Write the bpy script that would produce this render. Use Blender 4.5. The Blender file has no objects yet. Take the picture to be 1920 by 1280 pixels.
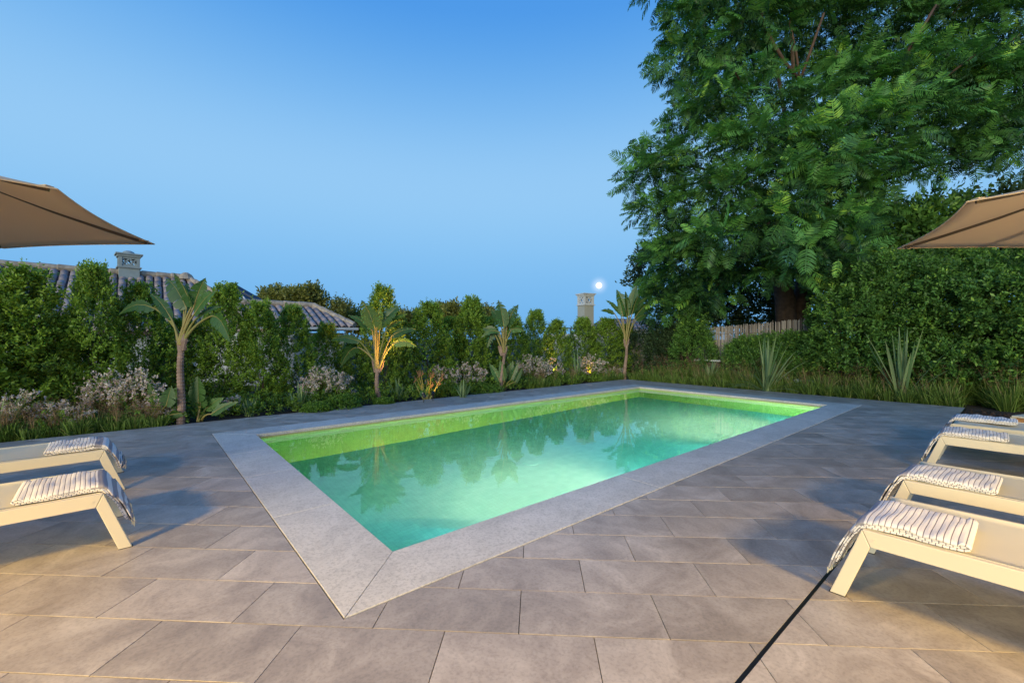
import bpy, math, random
import numpy as np
from mathutils import Vector, Matrix
random.seed(7); rng = np.random.default_rng(7)
SC = bpy.context.scene
COL = SC.collection
R = math.radians

# ------------------------------------------------------------------ camera
CAM_H = 1.2; FPX = 812.66; HOR = 635.5           # measured on the 1920 px photograph
cam = bpy.data.cameras.new('camera'); camo = bpy.data.objects.new('camera', cam); COL.objects.link(camo)
camo.location = (0, 0, CAM_H); camo.rotation_euler = (R(90), 0, R(0))
cam.sensor_width = 36; cam.lens = FPX/1920*36; cam.shift_y = (HOR-640)/1920
cam.clip_start = .05; cam.clip_end = 3000
SC.camera = camo
SC.render.resolution_x = 1024; SC.render.resolution_y = 682

# ------------------------------------------------------------------ sky and afterglow
SUN_EL, SUN_AZ = 6.0, 200.0                      # the sun has gone down behind the camera
MOON_DIR = Vector(((1123-960)/FPX, 1, (HOR-535)/FPX)).normalized()
world = bpy.data.worlds.new('World'); SC.world = world; world.use_nodes = True
nt = world.node_tree; N = nt.nodes; L = nt.links
bg = N['Background']
sky = N.new('ShaderNodeTexSky'); sky.sky_type = 'NISHITA'; sky.sun_disc = False
sky.sun_elevation = R(SUN_EL); sky.sun_rotation = R(SUN_AZ)
sky.air_density = 1.0; sky.dust_density = .6; sky.ozone_density = 3.0
tc = N.new('ShaderNodeTexCoord'); sep = N.new('ShaderNodeSeparateXYZ'); L.new(tc.outputs['Generated'], sep.inputs[0])
ramp = N.new('ShaderNodeValToRGB'); L.new(sep.outputs['Z'], ramp.inputs[0])
SKYRAMP = [(0, (.16, .45, .86)), (.08, (.18, .48, .88)), (.2, (.25, .56, .92)), (.33, (.345, .635, .95)), (.46, (.21, .51, .91)), (.60, (.065, .325, .83)), (1, (.035, .22, .80))]
ramp.color_ramp.interpolation = 'B_SPLINE'
el = ramp.color_ramp.elements
while len(el) < len(SKYRAMP): el.new(.5)
for e, (p, c) in zip(el, SKYRAMP): e.position = p; e.color = (*c, 1)
mx = N.new('ShaderNodeMixRGB'); mx.blend_type = 'MIX'; mx.inputs[0].default_value = .96
skm = N.new('ShaderNodeMixRGB'); skm.blend_type = 'MULTIPLY'; skm.inputs[0].default_value = 1
skm.inputs[2].default_value = (1, 1, 1, 1)
L.new(sky.outputs[0], skm.inputs[1]); L.new(skm.outputs[0], mx.inputs[1])
rs = N.new('ShaderNodeMixRGB'); rs.blend_type = 'MULTIPLY'; rs.inputs[0].default_value = 1; rs.inputs[2].default_value = (10, 10, 10, 1)
L.new(ramp.outputs[0], rs.inputs[1]); L.new(rs.outputs[0], mx.inputs[2])
# camera bloom round the moon, painted into the sky colour
dt = N.new('ShaderNodeVectorMath'); dt.operation = 'DOT_PRODUCT'; L.new(tc.outputs['Generated'], dt.inputs[0]); dt.inputs[1].default_value = MOON_DIR
m1 = N.new('ShaderNodeMapRange'); m1.inputs[1].default_value = math.cos(R(1.5)); m1.inputs[2].default_value = 1; L.new(dt.outputs['Value'], m1.inputs[0])
m2 = N.new('ShaderNodeMath'); m2.operation = 'POWER'; m2.inputs[1].default_value = 3.5; L.new(m1.outputs[0], m2.inputs[0])
au = N.new('ShaderNodeMixRGB'); au.blend_type = 'ADD'; au.inputs[2].default_value = (4, 3.0, 2.0, 1); L.new(m2.outputs[0], au.inputs[0]); L.new(mx.outputs[0], au.inputs[1])
L.new(au.outputs[0], bg.inputs[0]); bg.inputs[1].default_value = .1

sun = bpy.data.lights.new('sun', 'SUN'); suno = bpy.data.objects.new('sun', sun); COL.objects.link(suno)
sun.energy = 3.2; sun.angle = R(28); sun.color = (1, .95, .66)
_az = R(SUN_AZ); _d = Vector((math.sin(_az)*math.cos(R(SUN_EL+1)), math.cos(_az)*math.cos(R(SUN_EL+1)), math.sin(R(SUN_EL+1))))
suno.rotation_euler = _d.to_track_quat('Z', 'Y').to_euler()

SC.view_settings.view_transform = 'Standard'; SC.view_settings.look = 'None'
SC.view_settings.exposure = 0; SC.view_settings.gamma = 1; SC.view_settings.use_curve_mapping = False
SC.render.engine = 'CYCLES'
SC.cycles.use_denoising = True; SC.cycles.max_bounces = 10; SC.cycles.transparent_max_bounces = 12
SC.cycles.caustics_reflective = False; SC.cycles.caustics_refractive = False
SC.cycles.sample_clamp_indirect = 6

# ------------------------------------------------------------------ measuring helpers
TH = 0.8670
A_ = Vector((math.sin(TH), math.cos(TH))); B_ = Vector((-math.cos(TH), math.sin(TH)))
N0 = Vector((-.6705, 2.4386))
PL, PW, CP = 8.40, 3.92, .412                    # pool length, width, coping width
def G(a, t, z=0.0): p = N0 + A_*a + B_*t; return Vector((p.x, p.y, z))
def gp(u, v, h=0.0):                             # ground point seen at pixel (u, v), at height h
    y = (CAM_H-h)*FPX/(v-HOR); return Vector(((u-960)/FPX*y, y, h))
def at(u, v, y): return Vector(((u-960)/FPX*y, y, CAM_H+(HOR-v)/FPX*y))
def toat(x, y): d = Vector((x, y))-N0; return d.dot(A_), d.dot(B_)
ANG_A = math.atan2(A_.y, A_.x)                   # world angle of direction A

# ------------------------------------------------------------------ mesh helpers
class MB:
    def __init__(s): s.v = []; s.f = []; s.uv = {}
    def add(s, vs, fs):
        o = len(s.v); s.v += [tuple(map(float, p)) for p in vs]; s.f += [tuple(i+o for i in f) for f in fs]; return o
    def box(s, c, d, rz=0.0, taper=1.0, M=None):
        x, y, z = d[0]/2, d[1]/2, d[2]/2; vs = []
        for k in (-1, 1):
            q = taper if k > 0 else 1
            for i, j in ((-1, -1), (1, -1), (1, 1), (-1, 1)): vs.append(Vector((i*x*q, j*y*q, k*z)))
        m = M if M is not None else Matrix.Rotation(rz, 3, 'Z')
        s.add([m @ p + Vector(c) for p in vs], [(3, 2, 1, 0), (4, 5, 6, 7), (0, 1, 5, 4), (1, 2, 6, 5), (2, 3, 7, 6), (3, 0, 4, 7)])
    def bar(s, p, q, w, h, up=(0, 0, 1)):
        p, q = Vector(p), Vector(q); d = (q-p); l = d.length; d.normalize(); up = Vector(up)
        if abs(d.dot(up)) > .98: up = Vector((1, 0, 0))
        sd = d.cross(up).normalized(); u2 = sd.cross(d)
        M = Matrix((d, sd, u2)).transposed(); s.box((p+q)/2, (l, w, h), M=M)
    def prism(s, poly, z0, z1, cham=0.0, bottom=True):
        n = len(poly); vs = [(x, y, z0) for x, y in poly]
        if cham > 0:
            cx = sum(p[0] for p in poly)/n; cy = sum(p[1] for p in poly)/n
            vs += [(x, y, z1-cham) for x, y in poly]; ins = inset(poly, cham)
            vs += [(x, y, z1) for x, y in ins]
            fs = [tuple(range(2*n, 3*n))]+[(i, (i+1) % n, n+(i+1) % n, n+i) for i in range(n)]+[(n+i, n+(i+1) % n, 2*n+(i+1) % n, 2*n+i) for i in range(n)]
        else:
            vs += [(x, y, z1) for x, y in poly]; fs = [tuple(range(n, 2*n))]+[(i, (i+1) % n, n+(i+1) % n, n+i) for i in range(n)]
        if bottom: fs.append(tuple(reversed(range(n))))
        s.add(vs, fs)
    def tube(s, pts, rad, seg=6, cap=True, flat=1.0):
        pts = [Vector(p) for p in pts]; n = len(pts)
        if not hasattr(rad, '__len__'): rad = [rad]*n
        vs = []; prev = None
        for i, p in enumerate(pts):
            d = (pts[min(i+1, n-1)]-pts[max(i-1, 0)]).normalized()
            ref = prev if prev is not None else (Vector((1, 0, 0)) if abs(d.z) > .7 else Vector((0, 0, 1)))
            a = (ref - d*ref.dot(d)).normalized(); b = d.cross(a); prev = a
            for k in range(seg):
                t = 2*math.pi*k/seg; vs.append(p+a*math.cos(t)*rad[i]+b*math.sin(t)*rad[i]*flat)
        fs = [(i*seg+k, i*seg+(k+1) % seg, (i+1)*seg+(k+1) % seg, (i+1)*seg+k) for i in range(n-1) for k in range(seg)]
        if cap: fs += [tuple(reversed(range(seg))), tuple((n-1)*seg+k for k in range(seg))]
        s.add(vs, fs)
    def build(s, name, mat, parent=None, smooth=False):
        return mesh(name, s.v, s.f, mat, parent, smooth)
def inset(poly, d):
    n = len(poly); out = []
    for i in range(n):
        p0, p1, p2 = Vector(poly[i-1]), Vector(poly[i]), Vector(poly[(i+1) % n])
        e1 = (p1-p0); e2 = (p2-p1)
        if e1.length < 1e-6 or e2.length < 1e-6: out.append(tuple(p1)); continue
        e1.normalize(); e2.normalize()
        n1 = Vector((-e1.y, e1.x)); n2 = Vector((-e2.y, e2.x)); den = 1+n1.dot(n2)
        q = p1+(n1+n2)*(d/max(den, .4)); out.append((q.x, q.y))
    return out
def mesh(name, V, F, mat, parent=None, smooth=False):
    me = bpy.data.meshes.new(name); me.from_pydata(V if isinstance(V, list) else V.tolist(), [], F if isinstance(F, list) else F.tolist())
    if mat is not None: me.materials.append(mat)
    if smooth: me.polygons.foreach_set('use_smooth', [True]*len(me.polygons))
    me.update(); return place(name, me, parent)
def place(name, me, parent=None):
    o = bpy.data.objects.new(name, me); COL.objects.link(o)
    if parent is not None: o.parent = parent
    return o
def big(name, V, F, mat, parent=None, rnd=None, smooth=False):
    """fast mesh from numpy arrays; F is (n,k)"""
    V = np.asarray(V, np.float32); F = np.asarray(F, np.int32); n, k = F.shape
    me = bpy.data.meshes.new(name); me.vertices.add(len(V)); me.vertices.foreach_set('co', V.ravel())
    me.loops.add(n*k); me.loops.foreach_set('vertex_index', F.ravel())
    me.polygons.add(n); me.polygons.foreach_set('loop_start', np.arange(0, n*k, k, dtype=np.int32))
    if smooth: me.polygons.foreach_set('use_smooth', np.ones(n, dtype=bool))
    if rnd is not None:
        at_ = me.attributes.new('rnd', 'FLOAT', 'POINT'); at_.data.foreach_set('value', np.asarray(rnd, np.float32))
    me.materials.append(mat); me.update(calc_edges=True)
    return place(name, me, parent)
def bevel(o, w=.004, seg=2):
    m = o.modifiers.new('bevel', 'BEVEL'); m.width = w; m.segments = seg; m.limit_method = 'ANGLE'; m.angle_limit = R(40); return o
def empty(name, loc=(0, 0, 0), rz=0.0):
    o = bpy.data.objects.new(name, None); COL.objects.link(o); o.location = loc; o.rotation_euler = (0, 0, rz); o.empty_display_size = .1; return o
def tag(o, label=None, cat=None, group=None, kind=None):
    if label: o['label'] = label
    if cat: o['category'] = cat
    if group: o['group'] = group
    if kind: o['kind'] = kind
    return o
def clip(poly, n, d):                            # keep n.p <= d
    out = []
    for i in range(len(poly)):
        p, q = poly[i], poly[(i+1) % len(poly)]; a = n[0]*p[0]+n[1]*p[1]-d; b = n[0]*q[0]+n[1]*q[1]-d
        if a <= 0: out.append(p)
        if (a < 0 < b) or (b < 0 < a): t = a/(a-b); out.append((p[0]+(q[0]-p[0])*t, p[1]+(q[1]-p[1])*t))
    return out
def area(p): return abs(sum(p[i][0]*p[(i+1) % len(p)][1]-p[(i+1) % len(p)][0]*p[i][1] for i in range(len(p))))/2

# ------------------------------------------------------------------ material helpers
def newmat(name):
    m = bpy.data.materials.new(name); m.use_nodes = True; return m, m.node_tree.nodes, m.node_tree.links, m.node_tree.nodes['Principled BSDF']
def ramp_node(N, stops):
    r = N.new('ShaderNodeValToRGB'); e = r.color_ramp.elements
    while len(e) < len(stops): e.new(.5)
    for x, (p, c) in zip(e, stops): x.position = p; x.color = (*c, 1)
    return r
def plain(name, c, rough=.5, metal=0.0, var=.12, scale=6.0, bump=0.0, bscale=60.0, spec=.5):
    m, N, L, b = newmat(name); b.inputs['Roughness'].default_value = rough; b.inputs['Metallic'].default_value = metal
    b.inputs['Specular IOR Level'].default_value = spec
    tc = N.new('ShaderNodeTexCoord'); n = N.new('ShaderNodeTexNoise'); n.inputs['Scale'].default_value = scale; n.inputs['Detail'].default_value = 5
    L.new(tc.outputs['Object'], n.inputs['Vector'])
    r = ramp_node(N, [(.3, tuple(x*(1-var) for x in c)), (.7, tuple(min(1, x*(1+var)) for x in c))])
    L.new(n.outputs['Fac'], r.inputs[0]); L.new(r.outputs[0], b.inputs['Base Color'])
    if bump:
        n2 = N.new('ShaderNodeTexNoise'); n2.inputs['Scale'].default_value = bscale; n2.inputs['Detail'].default_value = 4; L.new(tc.outputs['Object'], n2.inputs['Vector'])
        bp = N.new('ShaderNodeBump'); bp.inputs['Strength'].default_value = bump; bp.inputs['Distance'].default_value = .01; L.new(n2.outputs['Fac'], bp.inputs['Height']); L.new(bp.outputs[0], b.inputs['Normal'])
    return m
def leafmat(name, dark, light, rough=.5, trans=.3, spec=.35, tip=None):
    m, N, L, b = newmat(name); out = N['Material Output']
    a = N.new('ShaderNodeAttribute'); a.attribute_name = 'rnd'
    st = [(0, dark), (1, light)]
    if tip: st = [(0, dark), (.75, light), (1, tip)]
    r = ramp_node(N, st); L.new(a.outputs['Fac'], r.inputs[0]); L.new(r.outputs[0], b.inputs['Base Color'])
    b.inputs['Roughness'].default_value = rough; b.inputs['Specular IOR Level'].default_value = spec
    tr = N.new('ShaderNodeBsdfTranslucent'); g = N.new('ShaderNodeMixRGB'); g.blend_type = 'MULTIPLY'; g.inputs[0].default_value = 1; g.inputs[2].default_value = (1.2, 1.25, .55, 1)
    L.new(r.outputs[0], g.inputs[1]); L.new(g.outputs[0], tr.inputs[0])
    mix = N.new('ShaderNodeMixShader'); mix.inputs[0].default_value = trans; L.new(b.outputs[0], mix.inputs[1]); L.new(tr.outputs[0], mix.inputs[2]); L.new(mix.outputs[0], out.inputs[0])
    return m
def stone(name, c1, c2, c3, rough, objrand=.0, streak=1.0, speck=0.0, bump=.15, joints=None):
    m, N, L, b = newmat(name)
    tc = N.new('ShaderNodeTexCoord'); oi = N.new('ShaderNodeObjectInfo')
    mp = N.new('ShaderNodeMapping'); mp.inputs['Scale'].default_value = (1, streak, 1); L.new(tc.outputs['Object'], mp.inputs[0])
    ofs = N.new('ShaderNodeVectorMath'); ofs.operation = 'MULTIPLY_ADD'; L.new(oi.outputs['Random'], ofs.inputs[0]); ofs.inputs[1].default_value = (7.3*(objrand > 0), 13.1*(objrand > 0), 5*(objrand > 0)); L.new(mp.outputs[0], ofs.inputs[2])
    n = N.new('ShaderNodeTexNoise'); n.inputs['Scale'].default_value = 3.2; n.inputs['Detail'].default_value = 10; n.inputs['Roughness'].default_value = .66; n.inputs['Distortion'].default_value = 1.1; L.new(ofs.outputs[0], n.inputs['Vector'])
    r = ramp_node(N, [(.3, c1), (.5, c2), (.72, c3)]); L.new(n.outputs['Fac'], r.inputs[0])
    n2 = N.new('ShaderNodeTexNoise'); n2.inputs['Scale'].default_value = 70; n2.inputs['Detail'].default_value = 6; n2.inputs['Roughness'].default_value = .7; L.new(tc.outputs['Object'], n2.inputs['Vector'])
    r2 = ramp_node(N, [(.38, (1-speck,)*3), (.52, (1, 1, 1))]); L.new(n2.outputs['Fac'], r2.inputs[0])
    mu = N.new('ShaderNodeMixRGB'); mu.blend_type = 'MULTIPLY'; mu.inputs[0].default_value = 1; L.new(r.outputs[0], mu.inputs[1]); L.new(r2.outputs[0], mu.inputs[2])
    mr = N.new('ShaderNodeMapRange'); L.new(oi.outputs['Random'], mr.inputs[0]); mr.inputs[3].default_value = 1-objrand; mr.inputs[4].default_value = 1+objrand
    mu2 = N.new('ShaderNodeVectorMath'); mu2.operation = 'SCALE'; L.new(mu.outputs[0], mu2.inputs[0]); L.new(mr.outputs[0], mu2.inputs['Scale'])
    L.new(mu2.outputs[0], b.inputs['Base Color'])
    b.inputs['IOR'].default_value = 1.55
    rr = N.new('ShaderNodeMapRange'); L.new(n.outputs['Fac'], rr.inputs[0]); rr.inputs[3].default_value = rough-.05; rr.inputs[4].default_value = rough+.05; L.new(rr.outputs[0], b.inputs['Roughness'])
    bp = N.new('ShaderNodeBump'); bp.inputs['Strength'].default_value = bump; bp.inputs['Distance'].default_value = .004; L.new(n2.outputs['Fac'], bp.inputs['Height']); L.new(bp.outputs[0], b.inputs['Normal'])
    return m

M = {}
M['tile'] = stone('porcelain_tile', (.26, .225, .20), (.37, .328, .295), (.50, .455, .415), .44, objrand=.15, streak=1.0, speck=.18, bump=.12)
M['coping'] = stone('coping_stone', (.50, .475, .44), (.60, .575, .535), (.68, .65, .61), .45, objrand=.03, speck=.28, bump=.2)
M['grout'] = plain('grout', (.10, .085, .06), .9, var=.3, scale=20)
M['soil'] = plain('mulch_soil', (.030, .020, .014), .95, var=.6, scale=60, bump=1.0, bscale=50)
M['far_ground'] = plain('far_ground', (.04, .045, .025), .95, var=.4, scale=.3)
M['drain'] = plain('drain_black', (.006, .006, .006), .45, var=.3, scale=30)
M['cream'] = plain('cream_powder_coat', (.63, .56, .43), .42, var=.02, scale=3, bump=.03, bscale=300)
M['sling'] = plain('sling_mesh', (.62, .57, .44), .62, var=.03, scale=3, bump=.25, bscale=500)
M['canvas'] = plain('parasol_canvas', (.66, .53, .38), .85, var=.03, scale=2, bump=.12, bscale=350)
_m = M['canvas'].node_tree; _t = _m.nodes.new('ShaderNodeBsdfTranslucent'); _t.inputs[0].default_value = (.55, .42, .28, 1); _x = _m.nodes.new('ShaderNodeMixShader'); _x.inputs[0].default_value = .32
_m.links.new(_m.nodes['Principled BSDF'].outputs[0], _x.inputs[1]); _m.links.new(_t.outputs[0], _x.inputs[2]); _m.links.new(_x.outputs[0], _m.nodes['Material Output'].inputs[0])
M['bronze'] = plain('dark_bronze', (.10, .085, .075), .45, var=.1)
M['white_wall'] = plain('white_render', (.50, .51, .54), .8, var=.06, scale=4, bump=.2, bscale=40)
M['grey_render'] = plain('grey_render', (.34, .34, .31), .85, var=.06, scale=4, bump=.2, bscale=40)
M['glass_black'] = plain('solar_black', (.012, .014, .02), .2, var=.1)
M['wood'] = plain('tan_wood', (.50, .25, .09), .55, var=.2, scale=8)
M['bark'] = plain('bark', (.10, .065, .045), .9, var=.4, scale=8, bump=.8, bscale=14)
M['black'] = plain('black_metal', (.01, .01, .01), .5, var=.1)

# underwater mosaic
def mosaic(name, c, c2):
    m, N, L, b = newmat(name); tc = N.new('ShaderNodeTexCoord'); mp = N.new('ShaderNodeMapping'); mp.inputs['Rotation'].default_value = (0, 0, -ANG_A)
    L.new(tc.outputs['Object'], mp.inputs[0])
    sp = N.new('ShaderNodeSeparateXYZ'); L.new(mp.outputs[0], sp.inputs[0])
    lines = []
    for ax in 'XYZ':
        f = N.new('ShaderNodeMath'); f.operation = 'MULTIPLY'; f.inputs[1].default_value = 1/.05; L.new(sp.outputs[ax], f.inputs[0])
        g = N.new('ShaderNodeMath'); g.operation = 'FRACT'; L.new(f.outputs[0], g.inputs[0])
        h = N.new('ShaderNodeMath'); h.operation = 'LESS_THAN'; h.inputs[1].default_value = .05; L.new(g.outputs[0], h.inputs[0]); lines.append(h)
    a1 = N.new('ShaderNodeMath'); a1.operation = 'MAXIMUM'; L.new(lines[0].outputs[0], a1.inputs[0]); L.new(lines[1].outputs[0], a1.inputs[1])
    n = N.new('ShaderNodeTexNoise'); n.inputs['Scale'].default_value = 9; n.inputs['Detail'].default_value = 6; L.new(mp.outputs[0], n.inputs['Vector'])
    r = ramp_node(N, [(.3, c), (.7, c2)]); L.new(n.outputs['Fac'], r.inputs[0])
    mu = N.new('ShaderNodeMixRGB'); mu.inputs[2].default_value = (c[0]*.75, c[1]*.75, c[2]*.75, 1); L.new(a1.outputs[0], mu.inputs[0]); L.new(r.outputs[0], mu.inputs[1])
    L.new(mu.outputs[0], b.inputs['Base Color']); b.inputs['Roughness'].default_value = .6; return m
M['mosaic'] = mosaic('pool_mosaic', (.075, .32, .35), (.115, .41, .44))  # teal shift carries the floor's bluer light in the tile colour
M['wall_mosaic_lit'] = mosaic('wall_mosaic_lit', (.20, .34, .08), (.25, .41, .11))  # yellow-green stands in for warm light on the walls, put into the colour
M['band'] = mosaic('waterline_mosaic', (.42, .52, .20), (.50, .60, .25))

def water_mat():
    m, N, L, b = newmat('pool_water'); out = N['Material Output']; N.remove(b)
    gl = N.new('ShaderNodeBsdfGlass'); gl.inputs['IOR'].default_value = 1.33; gl.inputs['Roughness'].default_value = 0.0
    tc = N.new('ShaderNodeTexCoord'); mp = N.new('ShaderNodeMapping'); mp.inputs['Rotation'].default_value = (0, 0, R(20)); mp.inputs['Scale'].default_value = (1.0, 2.2, 1); L.new(tc.outputs['Object'], mp.inputs[0])
    n = N.new('ShaderNodeTexNoise'); n.inputs['Scale'].default_value = 2.2; n.inputs['Detail'].default_value = 2; L.new(mp.outputs[0], n.inputs['Vector'])
    n2 = N.new('ShaderNodeTexNoise'); n2.inputs['Scale'].default_value = 26; n2.inputs['Detail'].default_value = 2; L.new(mp.outputs[0], n2.inputs['Vector'])
    s = N.new('ShaderNodeMath'); s.operation = 'MULTIPLY_ADD'; s.inputs[1].default_value = .05; L.new(n2.outputs['Fac'], s.inputs[0]); L.new(n.outputs['Fac'], s.inputs[2])
    bp = N.new('ShaderNodeBump'); bp.inputs['Strength'].default_value = .5; bp.inputs['Distance'].default_value = .0016; L.new(s.outputs[0], bp.inputs['Height']); L.new(bp.outputs[0], gl.inputs['Normal'])
    L.new(gl.outputs[0], out.inputs['Surface'])
    ab = N.new('ShaderNodeVolumeAbsorption'); ab.inputs['Density'].default_value = .22; ab.inputs['Color'].default_value = (.35, .95, .80, 1)
    vs_ = N.new('ShaderNodeVolumeScatter'); vs_.inputs['Density'].default_value = .012; vs_.inputs['Color'].default_value = (.55, .95, .8, 1); vs_.inputs['Anisotropy'].default_value = .4; ad = N.new('ShaderNodeAddShader'); L.new(ab.outputs[0], ad.inputs[0]); L.new(vs_.outputs[0], ad.inputs[1]); L.new(ad.outputs[0], out.inputs['Volume']); return m
M['water'] = water_mat()

# leaves
M['hedge_leaf'] = leafmat('hedge_leaf', (.050, .10, .016), (.23, .37, .045), tip=(.42, .54, .08))
M['dark_leaf'] = leafmat('dark_leaf', (.020, .045, .020), (.07, .12, .05))
M['ivy_leaf'] = leafmat('ivy_leaf', (.020, .060, .018), (.12, .26, .05), tip=(.34, .52, .08))
M['feather_leaf'] = leafmat('feather_leaf', (.020, .060, .028), (.17, .42, .09), tip=(.50, .78, .12), trans=.35)
M['far_leaf'] = leafmat('far_leaf', (.08, .095, .02), (.30, .29, .07))
M['grass_leaf'] = leafmat('grass_leaf', (.04, .085, .012), (.19, .29, .06), tip=(.40, .38, .16), rough=.6)
M['seed'] = leafmat('seed_head', (.22, .13, .07), (.42, .28, .16), rough=.8)
M['flower'] = leafmat('flower_petal', (.62, .42, .45), (.88, .80, .82), rough=.6, trans=.4)
M['stem'] = leafmat('flower_stem', (.06, .07, .02), (.16, .09, .06))
M['banana_leaf'] = leafmat('paddle_leaf', (.025, .07, .018), (.075, .165, .035), rough=.42, trans=.25, spec=.5)
M['petiole'] = leafmat('petiole', (.20, .20, .05), (.34, .26, .10), rough=.5, trans=.1)
M['sword_leaf'] = leafmat('sword_leaf', (.10, .19, .08), (.34, .42, .20), rough=.45)
M['mound_leaf'] = leafmat('mound_leaf', (.05, .12, .015), (.15, .28, .04))
M['palm_trunk'] = plain('ringed_trunk', (.26, .17, .13), .85, var=.35, scale=9, bump=.5, bscale=40)

# ================================================================== THE SETTING
# ---- ground with a hole for the pool
def ring(outer, a0, a1, t0, t1, z):
    """outer: 4 corners in (a,t); rectangular hole"""
    (A0, A1, T0, T1) = outer; vs = []; fs = []
    for (x0, x1, y0, y1) in ((A0, A1, T0, t0), (A0, A1, t1, T1), (A0, a0, t0, t1), (a1, A1, t0, t1)):
        o = len(vs); vs += [tuple(G(x0, y0, z)), tuple(G(x1, y0, z)), tuple(G(x1, y1, z)), tuple(G(x0, y1, z))]; fs.append((o, o+1, o+2, o+3))
    return vs, [tuple(reversed(f)) if False else f for f in fs]
EDGE_T, EDGE_A, DRAIN_T, TERR_A = 5.35, 9.85, -1.65, 6.7
V_, F_ = ring((-900, 900, -900, 900), -.3, PL+.3, -.3, PW+.3, -.035)
ground = mesh('ground', V_, F_, M['soil']); tag(ground, kind='structure')
# ---- deck bed (grout) under the tiles
mb = MB()
def quadat(a0, a1, t0, t1, z0, z1):
    mb.prism([tuple(G(a0, t0))[:2], tuple(G(a1, t0))[:2], tuple(G(a1, t1))[:2], tuple(G(a0, t1))[:2]], z0, z1)
DA0 = -9.0
quadat(DA0, EDGE_A, PW+.2, EDGE_T, -.06, -.004); quadat(PL+.2, EDGE_A, DRAIN_T, PW+.2, -.06, -.004)
quadat(DA0, -.2, DRAIN_T, PW+.2, -.06, -.004); quadat(-.2, PL+.2, DRAIN_T, -.2, -.06, -.004)
quadat(DA0, TERR_A, -7.0, DRAIN_T-.03, -.06, -.004)
deck = mb.build('deck', M['grout']); tag(deck, kind='structure')
# ---- tiles
TR = R(3.2); EU = Vector((math.cos(TR), -math.sin(TR))); EV = Vector((math.sin(TR), math.cos(TR))); TO = Vector((-.2755, 1.778))
def hp(n2, p): return (n2.x, n2.y), n2.x*p.x+n2.y*p.y
Ab, Bb = A_, B_
def gate(a, t): p = G(a, t); return Vector((p.x, p.y))
def zone_main(poly):
    for n, p in ((Bb, gate(0, EDGE_T)), (Ab, gate(EDGE_A, 0)), (-Bb, gate(0, DRAIN_T+.008)), (-Ab, gate(DA0, 0))):
        poly = clip(poly, (n.x, n.y), n.dot(p))
        if len(poly) < 3: return []
    return poly
def zone_terr(poly):
    for n, p in ((Bb, gate(0, DRAIN_T-.008)), (Ab, gate(TERR_A, 0)), (-Bb, gate(0, -7)), (-Ab, gate(DA0, 0))):
        poly = clip(poly, (n.x, n.y), n.dot(p))
        if len(poly) < 3: return []
    return poly
def minus_pool(poly):
    J = .006; out = []; rest = poly
    for n, p in ((-Ab, gate(-CP-J, 0)), (Ab, gate(PL+CP+J, 0)), (-Bb, gate(0, -CP-J)), (Bb, gate(0, PW+CP+J))):
        o = clip(rest, (-n.x, -n.y), -n.dot(p))        # outside this edge
        if len(o) >= 3 and area(o) > 1e-5: out.append(o)
        rest = clip(rest, (n.x, n.y), n.dot(p))
        if len(rest) < 3: break
    return out
tiles = []
PU, PV, JT = .606, .306, .0016
for k in range(-9, 42):
    for i in range(-22, 32):
        u0 = (i + (.5 if k % 2 else 0))*PU; v0 = (k-1)*PV
        if k % 2 == 0: pass
        pts = [TO+EU*x+EV*y for x, y in ((u0+JT, v0+JT), (u0+PU-JT, v0+JT), (u0+PU-JT, v0+PV-JT), (u0+JT, v0+PV-JT))]
        poly = [(p.x, p.y) for p in pts]
        c = TO+EU*(u0+PU/2)+EV*(v0+PV/2)
        if c.y < -1.2 or (c.y < .8 and abs(c.x) > 3) : pass
        for zf in (zone_main, zone_terr):
            pl = zf(poly)
            if len(pl) < 3: continue
            ps = minus_pool(pl) if zf is zone_main else [pl]
            ps = [p for p in ps if area(p) > 4e-5]
            if ps: tiles.append((c, ps))
def tkey(tl):
    c, ps = tl
    if c.y < .9 or abs(c.x/c.y) > 1.3: return 1e9+c.length
    return (c.x**2+c.y**2)**.5*(c.y)/max(sum(area(p) for p in ps), 1e-4)*.1854
tiles.sort(key=tkey)
tile_mesh_cache = {}
def tile_geo(mb, ps, c, dz):
    for p in ps:
        q = [(x-c.x, y-c.y) for x, y in p]; full = len(ps) == 1
        mb.prism(q, -.004, dz, cham=.0009 if full else 0, bottom=False)
for c, ps in tiles[:300]:
    full = len(ps) == 1 and len(ps[0]) == 4 and abs(area(ps[0])-(PU-2*JT)*(PV-2*JT)) < 1e-5
    dz = .004+random.uniform(-.0005, .0006)
    if full and 'full' in tile_mesh_cache:
        o = place('tile', tile_mesh_cache['full'], deck)
    else:
        mb = MB(); tile_geo(mb, ps, c, .004); o = mb.build('tile', M['tile'], deck)
        if full: tile_mesh_cache['full'] = o.data
    o.location = (c.x, c.y, dz-.004)
mb = MB()
for c, ps in tiles[300:]:
    if c.y < -3: continue
    tile_geo(mb, ps, Vector((0, 0)), .004)
o = mb.build('far_tiles', M['tile'], deck); tag(o, kind='stuff')

# ---- coping
coping = empty('pool_coping', G(0, 0)); coping.rotation_euler = (0, 0, ANG_A); tag(coping, kind='structure')
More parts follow.
